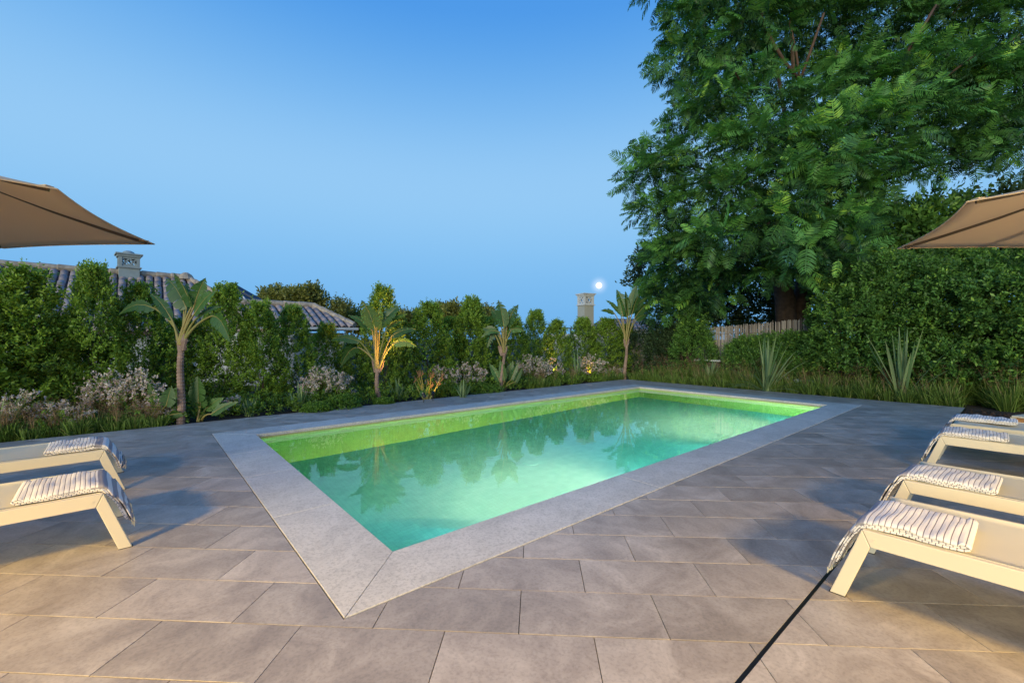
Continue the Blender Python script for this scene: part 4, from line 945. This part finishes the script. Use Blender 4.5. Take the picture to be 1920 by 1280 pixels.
for t in np.arange(-2.5, 8.6, 1.8):
    mb = MB(); mb.tube([(.05, t, -.1), (.05, t, ftop(t)-.06)], .03, 8); mb.build('post', M['bark'], ft)
# slab on a dark brick plinth
p = on(1331, a=11.75); t = empty('stone_slab', p, ANG_A+math.pi/2); tag(t, 'pale stone slab on a dark plinth before the reed fence', 'slab')
mb = MB(); mb.box((0, 0, .57), (.80, .42, .045)); bevel(mb.build('top_slab', M['white_wall'], t), .006)
for z in range(6):
    for i in range(3):
        mb = MB(); mb.box((-.235+i*.235+(.04 if z % 2 else 0)-.02, 0, .04+z*.088), (.225, .34, .078)); mb.build('brick', M['grout'], t)
# white boulders behind the flax
M['rock'] = plain('pale_rock', (.62, .64, .68), .8, var=.15, scale=6, bump=.5, bscale=30)
def rock(u, v, w, seed, lb):
    q = on(u, a=11.0); q.z = zat(v, q.y)-w/FPX*q.y*.3; mbk = uvsphere(w/FPX*q.y, 12, 7); g = np.random.default_rng(seed); mbk.v = [tuple(np.array(p)*[1, .8, .55]*(.8+.35*g.random())) for p in mbk.v]; o = mbk.build('boulder', M['rock'], None, False); o.location = q; tag(o, lb, 'rock', 'pale rocks behind the flax')
for i, (u, v, w, lb) in enumerate([(1410, 706, 15, 'white rock left of the large flax plant'), (1422, 716, 8, 'small white rock under the blades of the large flax'), (1458, 708, 9, 'white rock just right of the large flax plant'), (1474, 709, 8, 'second white rock right of the large flax plant'), (1496, 712, 7, 'low white rock half hidden in the grass'), (1522, 714, 7, 'white rock nearest the big hedge')]): rock(u, v, w, 60+i, lb)

# leafy masses
def bush(name, ells, n, mat, label, group, seed, leaf=.05, per=26, tl=.2, cat='shrub', reject=.75, shell=(.75, 1.05), base=None, trunk=True):
    g = np.random.default_rng(seed); base = Vector(ells[0][0]) if base is None else Vector(base); t = empty(name, (base.x, base.y, -.03)); tag(t, label, cat, group)
    P, Nn = ell_points(ells, n, g, shell, reject); k = P[:, 2] > .0; P, Nn = P[k], Nn[k]; P = P-[base.x, base.y, -.03]
    V, F, rn = twig_cloud(P, unit(Nn+[0, 0, .55]+g.normal(size=P.shape)*.25), per, tl, leaf, leaf*.46, g); big('foliage', V, F, mat, t, rn)
    if trunk:
        rr = random.Random(seed); mb = MB()
        for k in range(3): branch_mesh(mb, (rr.uniform(-.15, .15), rr.uniform(-.15, .15), -.04), (rr.uniform(-.3, .3), rr.uniform(-.3, .3), 1), max(e[0][2] for e in ells)*.42, .03, 2, rr, .4, 5)
        mb.build('stems', M['bark'], t)
    return t
def E_(u, v, y, rpx, sy=1.0, sz=1.0): # ellipsoid seen at (u,v), depth y, radius in px
    p = at(u, v, y); s = y/FPX*rpx; return ((p.x, p.y, p.z), (s, s*sy, s*sz))
y = on(1300, a=11.75).y
bush('conical_shrub', [E_(1300, 668, y, 34, 1, 1.1), E_(1300, 632, y, 24), E_(1300, 606, y, 13, 1, 1.4)], 1100, M['ivy_leaf'], 'cone-shaped shrub before the left end of the bare reed fence', 'shrubs before the reed fence', 71, base=(on(1300, a=11.75)))
for i, (u, v, rp, lb) in enumerate([(1205, 668, 34, 'dark shrub directly right of the right strelitzia trunk'), (1250, 662, 34, 'dark shrub between right strelitzia and conical shrub'), (1272, 640, 24, 'dark upper shrub left of the conical shrub')]):
    q = on(u, a=11.9+.1*i); bush('dark_shrub', [E_(u, v, q.y, rp, 1, 1.2), E_(u+14, v-14, q.y, rp*.7)], 700, M['dark_leaf'], lb, 'shrubs before the reed fence', 72+i, base=q)
for i, (u, v, rp, lb) in enumerate([(1395, 672, 26, 'leafy shrub behind the left blades of the large flax'), (1435, 672, 30, 'leafy shrub directly behind the large flax'), (1480, 668, 30, 'leafy shrub right of the large flax, touching the fence'), (1524, 668, 30, 'leafy shrub where fence meets the big hedge')]):
    q = on(u, a=11.75); bush('leafy_shrub', [E_(u, v, q.y, rp, 1, 1.1), E_(u-10, v+26, q.y-.2, rp*.8), E_(u+15, v-16, q.y, rp*.6)], 900, M['ivy_leaf'], lb, 'shrubs before the reed fence', 80+i, base=q)
# the big right hedge: lumpy wall of four grown-together shrubs
segs = [(1545, 1640, 'rounded left end of the big right hedge, yellow-green'), (1640, 1735, 'part of the big right hedge behind the tall flax plant'), (1735, 1835, 'part of the big right hedge below the right parasol'), (1835, 1960, 'part of the big right hedge at the right edge of the photo'), (1960, 2200, 'darkest right end of the big hedge, beyond the parasol')]
for i, (u0, u1, lb) in enumerate(segs):
    rr = random.Random(90+i); el = []; 
    for k in range(22):
        u = rr.uniform(u0, u1); y = on(u, a=11.5).y+rr.uniform(-.55, .9); v = rr.uniform(480 if i else 570, 690) if k < 16 else rr.uniform(660, 700); el.append(E_(u, v, y, rr.uniform(18, 50), 1.1, .8))
    um = (u0+u1)/2; q = on(um, a=11.5); el.insert(0, E_(um, 600, q.y+.7, 60, .8, 1.4))
    bush('hedge_shrub', el, 2700, M['ivy_leaf'], lb, 'shrubs of the big right hedge', 90+i, leaf=.070, per=20, tl=.2, base=q, trunk=False)
# dark trees beyond the fence
for i, (u0, u1, v0, v1, yy, lb, mt) in enumerate([(1225, 1330, 470, 600, 17, 'dark drooping tree beyond the fence at the crown\'s left foot', 'dark_leaf'), (1330, 1440, 500, 600, 17.5, 'dark large-leaved tree beyond the fence left of the two trunks', 'dark_leaf'), (1440, 1560, 530, 600, 16, 'dark broadleaf shrub tree below the two trunks', 'dark_leaf'),
        (1560, 1700, 430, 560, 13, 'dark leafy tree above the left part of the big hedge', 'ivy_leaf'), (1700, 1860, 400, 520, 13, 'dark leafy tree behind the right parasol', 'ivy_leaf'), (1860, 2060, 380, 520, 13, 'dark leafy tree at the right edge, behind the parasol', 'dark_leaf')]):
    rr = random.Random(120+i); el = [E_(rr.uniform(u0, u1), rr.uniform(v0, v1), yy+rr.uniform(-.8, .8), rr.uniform(26, 46), 1, .9) for k in range(20)]
    el.insert(0, E_((u0+u1)/2, (v0+v1)/2+20, yy+.8, 46, .8, 1)); p = at((u0+u1)/2, 600, yy)
    bush('dark_tree', el, 1700, M[mt], lb, 'dark trees beyond the fence', 120+i, leaf=.15, per=14, tl=.4, cat='tree', base=(p.x, p.y, 0))

# ================================================================== THE BIG FEATHER-LEAVED TREE
def frond_template(droop, n=11, seed=0):
    g = np.random.default_rng(seed); V = []; F = []
    def rach(u): return np.array([u, 0, -.0-droop*u*u])
    for i in range(n):
        u = .16+.80*i/(n-1); pl = .34*math.sin(math.pi*(.22+.70*u))**.8; w = .058
        for sg in (1, -1):
            o = len(V); b = rach(u+.02*g.normal()); d = np.array([.42, sg, -.28+.1*g.normal()]); d /= np.linalg.norm(d); ws = np.cross(d, [0, 0, 1]); ws /= np.linalg.norm(ws)
            m = b+d*pl*.5+np.array([0, 0, .02]); e = b+d*pl+np.array([.03, 0, -.05])
            V += [b-ws*w*.22, b+ws*w*.22, m+ws*w*.5, m-ws*w*.5, e+ws*w*.18, e-ws*w*.18]; F += [(o, o+1, o+2, o+3), (o+3, o+2, o+4, o+5)]
    o = len(V); w = .012
    for i in range(5): u = i/4; p = rach(u); V += [p+[0, w, .004], p-[0, w, -.004]]
    for i in range(4): F.append((o+2*i, o+2*i+1, o+2*i+3, o+2*i+2))
    return np.array(V), np.array(F)
TEMPL = [frond_template(dr, 11, s) for s, dr in enumerate((.15, .3, .45))]
def place_fronds(P, D, S, g, bright):
    parts = []
    idx = g.integers(0, 3, len(P))
    for q in range(3):
        k = idx == q; p, d, s, b = P[k], D[k], S[k], bright[k]; T, F = TEMPL[q]
        if not len(p): continue
        sd = unit(np.cross(np.array([0, 0, 1.]), d)+g.normal(size=d.shape)*.55); sd = unit(sd-d*np.sum(sd*d, 1, keepdims=True)); up = np.cross(d, sd)
        V = p[:, None]+s[:, None, None]*(T[None, :, 0:1]*d[:, None]+T[None, :, 1:2]*sd[:, None]+T[None, :, 2:3]*up[:, None])
        n, m = len(p), len(T); F2 = (F[None]+(np.arange(n)*m)[:, None, None]).reshape(-1, 4)
        jit = np.repeat(g.normal(size=(n, m//6+1))*.07, 6, axis=1)[:, :m]
        parts.append((V.reshape(-1, 3), F2, np.clip(b[:, None]+jit, 0, 1).ravel()))
    return join(parts)
g = np.random.default_rng(77); rr = random.Random(77)
TB = at(1495, 640, 14.5); tree = empty('feathery_tree', (TB.x, TB.y, -.03)); tag(tree, 'huge tree with feathery green leaves filling the upper right of the photo', 'tree')
lob = [(1350, 40, 95, 11.5), (1285, 112, 60, 12), (1320, 168, 60, 12), (1312, 230, 52, 12), (1250, 288, 50, 12), (1226, 338, 54, 12), (1242, 392, 50, 12), (1258, 446, 48, 12.5), (1280, 500, 48, 13), (1262, 530, 44, 13.5), (1236, 566, 38, 14), (1300, 585, 40, 14.5), (1395, 505, 50, 12), (1540, 478, 52, 11.8), (1585, 448, 48, 11.5), (1345, 535, 46, 12.5), (1450, 478, 44, 11.6), (1330, 300, 85, 11), (1330, 380, 80, 11), (1345, 450, 70, 11.5),
       (1390, 60, 100, 12.5), (1400, 200, 85, 11.5), (1420, 280, 85, 10.5), (1430, 350, 80, 10), (1440, 420, 75, 10), (1400, 440, 60, 10.5), (1490, 40, 100, 13), (1500, 220, 75, 11.5), (1520, 290, 80, 10.5), (1540, 360, 75, 10.5), (1520, 430, 60, 10.5), (1580, 60, 100, 13), (1590, 170, 80, 12), (1600, 250, 85, 10.5), (1630, 320, 75, 10.5), (1600, 390, 55, 11.5),
       (1680, 50, 110, 13), (1690, 150, 90, 12), (1700, 230, 80, 11), (1760, 300, 60, 12), (1790, 60, 110, 13.5), (1800, 170, 90, 12), (1810, 240, 70, 11.5), (1900, 60, 110, 13), (1890, 170, 90, 12), (1880, 250, 60, 12), (1960, 150, 120, 12), (1980, 260, 100, 12), (1300, -60, 100, 12.5), (1420, -70, 120, 13), (1560, -80, 130, 13), (1720, -90, 130, 13), (1880, -80, 130, 13), (1400, 130, 70, 13.5), (1300, 560, 45, 14), (1250, 545, 40, 14), (1240, 590, 40, 14)]
ells = [E_(u, v, y, rp*.92, .9, .5) for u, v, rp, y in lob]
for k in range(70):
    u, v, rp, y = rr.choice(lob[:50]); ells.append(E_(u+rr.uniform(-.7, .7)*rp*(u > 1330), v+rr.uniform(-.9, .9)*rp, y-rr.uniform(0, 1.3), rr.uniform(24, 48), 1.0, .28))
P, Nn = ell_points(ells, 14800, g, (.7, 1.06), .62); keep_ = (Nn[:, 2] > -.35) | (g.random(len(P)) < .3); P, Nn = P[keep_], Nn[keep_]
D = unit(Nn*[1, 1, .35]+g.normal(size=P.shape)*.3+[0, 0, -.05]); S = .34+.26*g.random(len(P))
bl = .02+.30*g.random(len(P))+.55*np.clip(Nn[:, 2], 0, 1)**1.5*g.random(len(P))+.40*(g.random(len(P)) < .06)  # fronds facing up coloured lighter, light from above painted in
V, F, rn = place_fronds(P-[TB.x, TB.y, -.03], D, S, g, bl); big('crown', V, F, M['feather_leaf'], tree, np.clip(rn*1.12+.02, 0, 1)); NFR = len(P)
# finer inner leaves, which close the crown and let sky specks through
P, Nn = ell_points([(c, tuple(np.array(r_)*.93)) for c, r_ in ells], 4200, g, (.2, .9), .15); P = P+g.normal(size=P.shape)*.12
V, F, rn = twig_cloud(P-[TB.x, TB.y, -.03], unit(g.normal(size=P.shape)+[0, 0, -.2]), 14, .42, .12, .035, g); big('inner_leaves', V, F, M['feather_leaf'], tree, rn*.12)  # shade inside the crown painted as a darker leaf colour
# feathery drooping rim at the left outline
# trunks and limbs
def loc(u, v, y): p = at(u, v, y); return p-Vector((TB.x, TB.y, -.03))
mb = MB()
mb.tube([loc(1478, 700, 14.5), loc(1472, 560, 14.5), loc(1460, 515, 14.3), loc(1440, 440, 13.5), loc(1430, 360, 13)], [.34, .30, .26, .20, .13], 12)
mb.tube([loc(1500, 700, 14.5), loc(1504, 560, 14.5), loc(1510, 480, 14.3), loc(1520, 400, 13.8), loc(1510, 280, 13), loc(1500, 152, 12)], [.30, .25, .20, .16, .12, .07], 12)
mb.tube([loc(1508, 500, 14.3), loc(1560, 330, 13.5), loc(1640, 220, 13), loc(1690, 120, 12.5), loc(1760, 10, 12.5)], [.2, .13, .09, .06, .04], 10)
mb.build('trunk', M['bark'], tree, True)
M['limb'] = plain('reddish_limb', (.10, .055, .035), .8, var=.3, scale=8)
for pts, r0 in (([(1500, 152, 12), (1470, 115, 11.7), (1432, 50, 11.5), (1425, 10, 11.5)], .05), ([(1500, 152, 12), (1493, 100, 11.8), (1480, 40, 11.8)], .035), ([(1500, 152, 12), (1522, 90, 11.7), (1545, 25, 11.6)], .042), ([(1697, 103, 11.5), (1725, 60, 11.4), (1755, 10, 11.4)], .045), ([(1540, 400, 10.9), (1552, 380, 10.7), (1558, 350, 10.6)], .025)):
    mb = MB(); mb.tube([loc(*p) for p in pts], [r0*(1-.5*i/len(pts)) for i in range(len(pts))], 7); mb.build('limb', M['limb'], tree, True)
for k in range(26):
    c = rr.choice(ells); mb = MB(); s0 = Vector(c[0])-Vector((TB.x, TB.y, -.03)); tgt = loc(1500, 380, 13.5); d = (s0-tgt); mb.tube([tgt+d*.25, tgt+d*.6+Vector((0, 0, .2)), s0], [.07, .045, .02], 6); mb.build('limb', M['bark'], tree)

# ================================================================== DISTANT TREES
def far_tree(u, v, rp, y, label, seed, mat='far_leaf', n=1500, leaf=.16, sp=1.0):
    rr = random.Random(seed); el = [E_(u+rr.uniform(-rp, rp)*.75*sp, v+rr.uniform(-.1, .9)*rp*.7, y+rr.uniform(-1, 1), rp*rr.uniform(.28, .45)) for k in range(12)]; p = at(u, v, y)
    bush('garden_tree', el, n, M[mat], label, 'trees beyond the neighbouring houses', seed, leaf=leaf, per=14, tl=.45, cat='tree', base=(p.x, p.y, 0), reject=.6)
far_tree(515, 566, 38, 24, 'olive-green round tree behind the lower tiled roof, left one', 141); far_tree(568, 562, 36, 24, 'olive-green round tree behind the lower tiled roof, right one', 142)
far_tree(636, 575, 16, 24, 'thin wispy treetop just right of the lower tiled roof', 143, n=260, leaf=.12); far_tree(668, 600, 22, 26, 'small olive treetop left of the lamp-lit strelitzia crown', 144, n=500)
far_tree(845, 588, 26, 24, 'olive-brown treetop between the second and third strelitzias', 145, n=900); far_tree(760, 600, 22, 24, 'olive treetop right of the tall slim shrub', 146, n=500); far_tree(907, 594, 22, 25, 'golden-edged treetop left of the third strelitzia', 147, n=600)

# ================================================================== NEIGHBOURING HOUSES
M['roof_tile'] = stone('barrel_tile', (.24, .17, .155), (.36, .27, .25), (.48, .39, .36), .8, objrand=.14, speck=.3, bump=.4)
M['roof_bed'] = plain('roof_bed', (.10, .06, .05), .95, var=.4, scale=10)
M['mortar'] = plain('ridge_mortar', (.36, .29, .23), .9, var=.35, scale=9, bump=.6, bscale=20)
def tile_shape(l, r0, r1, th=.012, seg=6):
    mb = MB(); vs = []; 
    for x, r_ in ((0, r0), (l, r1)):
        for q in range(seg+1): an = math.pi*q/seg; vs.append((x, math.cos(an)*r_, math.sin(an)*r_*.8))
        for q in range(seg+1): an = math.pi*q/seg; vs.append((x, math.cos(an)*(r_-th), math.sin(an)*(r_-th)*.8))
    n = seg+1; m = 2*n; fs = [(q, q+1, m+q+1, m+q) for q in range(seg)]+[(q+1, q, n+q, n+q+1) for q in range(seg)]+[(m+q, m+q+1, m+n+q+1, m+n+q) for q in range(seg)]
    mb.add(vs, fs); return mb
BARREL = tile_shape(.42, .088, .070).build('roof_tile', M['roof_tile'], None, True); BD = BARREL.data; bpy.data.objects.remove(BARREL)
def hip_roof(house, a0, a1, tr, half, hipl, zr, ze, cover_front=True, individual=True, hip_left=False, sp=.20, limit=300):
    """ridge along direction A at t = tr from a0 to a1 (hip end beyond a1); front eave at tr - half"""
    roof_mb = MB(); o = house.location
    def W(a, t, z): p = G(a, t, z); return p-o
    r0, r1 = W(a0, tr, zr), W(a1, tr, zr); f0, f1 = W(a0, tr-half, ze), W(a1+hipl, tr-half, ze); b0, b1 = W(a0, tr+half, ze), W(a1+hipl, tr+half, ze)
    vs = [r0, r1, f0, f1, b0, b1]; up = Vector((0, 0, .0)); dn = Vector((0, 0, -.10))
    roof_mb.add(vs+[v+dn for v in vs], [(2, 3, 1, 0), (3, 5, 1), (5, 4, 0, 1), (8, 6, 7, 9), (9, 7, 11), (11, 7, 6, 10), (2, 8, 9, 3), (3, 9, 11, 5), (5, 11, 10, 4), (0, 6, 8, 2), (4, 10, 6, 0)])
    roof = roof_mb.build('roof', M['roof_bed'], house); cnt = []
    slope = math.atan2(zr-ze, half); sl = math.hypot(zr-ze, half)
    # front plane columns
    ncol = int((a1+hipl-a0)/sp)
    down = (W(0, tr-half, ze)-W(0, tr, zr)).normalized(); ax = Vector((A_.x, A_.y, 0)); nn = down.cross(ax); nn = nn if nn.z > 0 else -nn
    Mx = Matrix((down, ax if down.cross(ax).z > 0 else -ax, nn)).transposed().to_4x4()
    for i in range(ncol+1):
        a = a0+i*sp+.05; start = 0 if a <= a1 else (a-a1)/hipl*sl
        n = int((sl-start)/.34)+1
        for k in range(n):
            s = sl-(k+1)*.34+.0
            if s < start-.2: continue
            p = W(a, tr, zr)+down*s+nn*(.012+.004*(k % 2)); cnt.append((p, Mx, a, s))
    # hip-end plane
    dn2 = (W(a1+hipl, tr, ze)-r1).normalized(); sl2 = (W(a1+hipl, tr, ze)-r1).length; bx = Vector((B_.x, B_.y, 0)); n2 = dn2.cross(bx); n2 = n2 if n2.z > 0 else -n2
    M2 = Matrix((dn2, bx if dn2.cross(bx).z > 0 else -bx, n2)).transposed().to_4x4()
    for i in range(int(2*half/sp)):
        t = tr-half+i*sp+.1; start = abs(t-tr)/half*sl2
        for k in range(int((sl2-start)/.34)+1):
            s = sl2-(k+1)*.34
            if s < start-.15: continue
            cnt.append((W(a1, t, zr)+dn2*s+n2*.014, M2, 99, s))
    cnt.sort(key=lambda c: (c[0]+o-camo.location).length)
    vis = [c for c in cnt if 0 < (c[0]+o).y and abs((c[0]+o).x/(c[0]+o).y) < 1.25]; rest = []
    if individual:
        vis_ = [c for c in vis if c[2] < 90]; vis_.sort(key=lambda c: c[3]+.0); ind = vis_[:limit]; ids = set(id(c) for c in ind); rest = [c for c in cnt if id(c) not in ids]
        for p, Mt, a, s in ind:
            ob = place('roof_tile', BD, roof); ob.matrix_local = Matrix.Translation(p+Vector((random.uniform(-.006, .006), 0, random.uniform(-.004, .006)))) @ Mt @ Matrix.Rotation(random.uniform(-.02, .02), 4, 'Z')
    else: rest = cnt
    if rest:
        tv = np.array([v.co for v in BD.vertices]); tf = np.array([list(f.vertices) for f in BD.polygons]); Vs = []; Fs = []
        for q, (p, Mt, a, s) in enumerate(rest): m3 = np.array(Mt.to_3x3()); Vs.append(tv @ m3.T+np.array(p)); Fs.append(tf+q*len(tv))
        st = big('roof_tiles', np.concatenate(Vs), np.concatenate(Fs), M['roof_tile'], roof, None, True); tag(st, kind='stuff')
    # ridge and hip caps in mortar
    mb = MB(); u = Vector((0, 0, .07))
    def caps(p, q, r_=.11):
        n = max(2, int((q-p).length/.35)); pts = []; rad = []
        for k in range(n): pts += [p.lerp(q, k/n), p.lerp(q, (k+.92)/n)]; rad += [r_, r_*.86]
        mb.tube(pts, rad, 8)
    caps(r0+u, r1+u); caps(r1+u, f1+u*.6, .10); caps(r1+u, b1+u*.6, .10); mb.build('ridge_caps', M['mortar'], roof, False)
    return roof, W
# main house
ho = G(-4, 14); ho.z = 0
h1 = empty('tiled_house', ho); tag(h1, 'neighbouring house with weathered barrel-tile roof rising behind the left hedge', 'house')
roof, W = hip_roof(h1, -11, -.05, 15, 2.6, 2.4, 3.10, 1.42)
mb = MB(); a = [G(-11, 12.75), G(1.95, 12.75), G(1.95, 17.2), G(-11, 17.2)]; mb.prism([(p.x-ho.x, p.y-ho.y) for p in a], -1.2, 1.40); mb.build('wall', M['white_wall'], h1)
for aa in (-6, -3, -.5):
    p = G(aa, 12.72)-ho; mb = MB(); mb.box((p.x, p.y, .5), (.9, .06, 1.1), rz=ANG_A); f = mb.build('window', M['bronze'], h1)
    mb = MB(); mb.box((p.x+B_.x*-.035, p.y+B_.y*-.035, .5), (.8, .02, 1.0), rz=ANG_A); mb.build('pane', M['glass_black'], f)
def lattice_chimney(parent, c, w, z0, z1, zlat, label, mat, dome=True, rz=0.0, shaft_mat=None):
    """shaft z0..zlat, pierced lantern zlat..z1"""
    ch = empty('chimney', c, rz) if parent is None else bpy.data.objects.new('chimney', None)
    if parent is not None: COL.objects.link(ch); ch.parent = parent; ch.location = c; ch.rotation_euler.z = rz
    mb = MB(); mb.box((0, 0, (z0+zlat)/2), (w, w, zlat-z0)); mb.build('shaft', shaft_mat or mat, ch)
    mb = MB(); mb.box((0, 0, zlat+.02), (w+.09, w+.09, .04)); mb.build('ledge', mat, ch)
    mb = MB(); h = z1-zlat-.04; zc = zlat+.04; e = w/2-.03
    for sx in (-1, 1):
        for sy in (-1, 1): mb.box((sx*e, sy*e, zc+h/2), (.075, .075, h))
    for f in range(4):
        Mz = Matrix.Rotation(f*math.pi/2, 3, 'Z'); n = 2
        for zz in (zc+.03, z1-.03): mb.box(Mz @ Vector((0, -e, zz)), (w-.135, .05, .06), M=Mz)
        cw = (w-.13)/n
        for k in range(n):
            x0 = -(w-.13)/2+k*cw
            for a_, b_ in (((x0, zc+.05), (x0+cw, z1-.05)), ((x0+cw, zc+.05), (x0, z1-.05))): mb.bar(Mz @ Vector((a_[0], -e, a_[1])), Mz @ Vector((b_[0], -e, b_[1])), .024, .04)
    mb.build('lattice', mat, ch)
    mb = MB(); mb.box((0, 0, z1+.03), (w+.07, w+.07, .06)); mb.box((0, 0, z1+.08), (w+.15, w+.15, .04)); mb.build('cap', mat, ch)
    if dome:
        mb = uvsphere(w*.36, 16, 8); o = mb.build('dome', mat, ch, True); o.location = (0, 0, z1+.09); o.scale = (1, 1, .75)
    return ch
M['blue_grey'] = plain('chimney_plaster', (.27, .31, .32), .8, var=.1, scale=5)
pc = G(-1.42, 15)-ho; yc = G(-1.42, 15).y
ch = lattice_chimney(roof, (pc.x, pc.y, 0), .46, 2.8, zat(479, yc)-.07, zat(504, yc), '', M['blue_grey'], rz=ANG_A+.10)
pk = W(-.05, 15, 3.22); mb = MB(); mb.tube([pk+Vector((0, 0, -.12)), pk+Vector((0, 0, .03)), pk+Vector((0, 0, .10))], [.24, .16, .06], 10); mb.build('hip_cap', M['mortar'], roof)
# lower wing
ho = G(2, 12); ho.z = 0; h2 = empty('tiled_house', ho); tag(h2, 'lower tiled wing with white column and gutter between the hedge shrubs', 'house')
roof2, W = hip_roof(h2, .9, 2.95, 12.0, 1.5, .75, 2.17, 1.56, individual=True, sp=.20, limit=120)
mb = MB(); a = [G(.9, 10.9), G(3.5, 10.9), G(3.5, 13.2), G(.9, 13.2)]; mb.prism([(p.x-ho.x, p.y-ho.y) for p in a], -1.2, 1.38); mb.build('wall', M['white_wall'], h2)
mb = MB(); p, q = W(.9, 10.42, 1.50), W(3.75, 10.42, 1.50); mb.bar(p, q, .09, .07); mb.build('gutter', M['white_wall'], h2)
mb = MB(); p = G(1.85, 10.6)-ho; mb.box((p.x, p.y, .1), (.20, .20, 2.3), rz=ANG_A); o = mb.build('column', M['white_wall'], h2); mb = MB(); mb.box((p.x, p.y, 1.30), (.34, .34, .10), rz=ANG_A); mb.build('capital', M['white_wall'], o)
# solar panel and white pipes on the hip
p0 = at(425, 533, 13.4); p1 = at(482, 566, 12.9); sp_ = empty('solar_panel', p0); tag(sp_, 'dark solar water panel lying on the roof slope above the white pipes', 'solar panel')
d = p1-p0; mb = MB(); mb.bar((0, 0, 0), d, .35, .05, up=(.2, -.5, .8)); bevel(mb.build('panel', M['glass_black'], sp_), .005)
mb = MB(); mb.bar(Vector((0, 0, .035)), d+Vector((0, 0, .035)), .05, .02, up=(.2, -.5, .8)); mb.build('frame', M['bronze'], sp_)
for i, (a_, b_, c_) in enumerate((((456, 556), (463, 566), (465, 588)), ((469, 562), (464, 572), (466, 590)))):
    mb = MB(); mb.tube([at(*a_, 12.7), at(*b_, 12.65), at(*c_, 12.6)], .022, 6); o = mb.build('pipe', M['white_wall']); tag(o, ('white pipe curving down from the solar panel, left one', 'white pipe curving down from the solar panel, right one')[i], 'pipe', 'white pipes on the roof')
# right neighbour: tall square chimney, low roof, white wall with dark rail
yc = 19.0; p = at(1098, 640, yc); ho = Vector((p.x, p.y, 0)); h3 = empty('chimneyed_house', ho); tag(h3, 'distant low house with a tall square lattice-topped chimney below the moon', 'house')
lattice_chimney(h3, (0, 0, 0), .50, -1, zat(555, yc), zat(573, yc), '', M['white_wall'], dome=False, rz=R(28), shaft_mat=M['grey_render'])
mb = MB(); mb.box((1.6, 1.6, .3), (3.4, 2.6, 2.5)); mb.build('wall', M['white_wall'], h3)
mb = MB(); zr = zat(597, yc+1.5); ze = zat(622, yc+1.5)
vs = [(.1, .3, ze), (4.2, .3, ze), (4.2, 3.2, ze), (.1, 3.2, ze), (1.15, 1.7, zr), (3.2, 1.7, zr)]; mb.add(vs, [(0, 1, 5, 4), (1, 2, 5), (2, 3, 4, 5), (3, 0, 4), (3, 2, 1, 0)]); rf = mb.build('roof', M['roof_bed'], h3)
tv = np.array([v.co for v in BD.vertices]); tf = np.array([list(f.vertices) for f in BD.polygons]); Vs = []; Fs = []; q = 0
dn_ = Vector((0, -1.4, ze-zr)).normalized(); nn = Vector((0, -dn_.z*-1, 0)); ax = Vector((1, 0, 0)); n3 = ax.cross(dn_); n3 = n3 if n3.z > 0 else -n3; m3 = np.array(Matrix((dn_, n3.cross(dn_), n3)).transposed())
sl = math.hypot(1.4, zr-ze)
for i in range(20):
    x = .2+i*.2; st = 0 if 1.15 <= x <= 3.2 else (1.15-x if x < 1.15 else x-3.2)/1.0*sl; k = 0
    while sl-(k+1)*.34 > st-.1:
        s = sl-(k+1)*.34; p = Vector((x, 1.7, zr))+dn_*s+n3*.01; Vs.append(tv @ m3.T+np.array(p)); Fs.append(tf+q*len(tv)); q += 1; k += 1
st = big('roof_tiles', np.concatenate(Vs), np.concatenate(Fs), M['roof_tile'], rf, None, True); tag(st, kind='stuff')
p = at(1056, 640, 17); w_ = empty('garden_wall', (p.x, p.y, 0)); tag(w_, 'white wall topped by a dark rail glimpsed through the hedge gap', 'wall')
mb = MB(); mb.box((0, 0, .35), (1.6, .15, 2.1)); mb.build('wall', M['white_wall'], w_); mb = MB(); mb.box((0, 0, 1.62), (1.6, .06, .05)); mb.box((-.4, 0, 1.5), (.05, .05, .2)); mb.box((.3, 0, 1.5), (.05, .05, .2)); mb.build('rail', M['black'], w_)
print('FRONDS', NFR, 'tris', sum(len(o.data.polygons)*2 for o in bpy.data.objects if o.type == 'MESH' and len(o.data.polygons) > 5000))
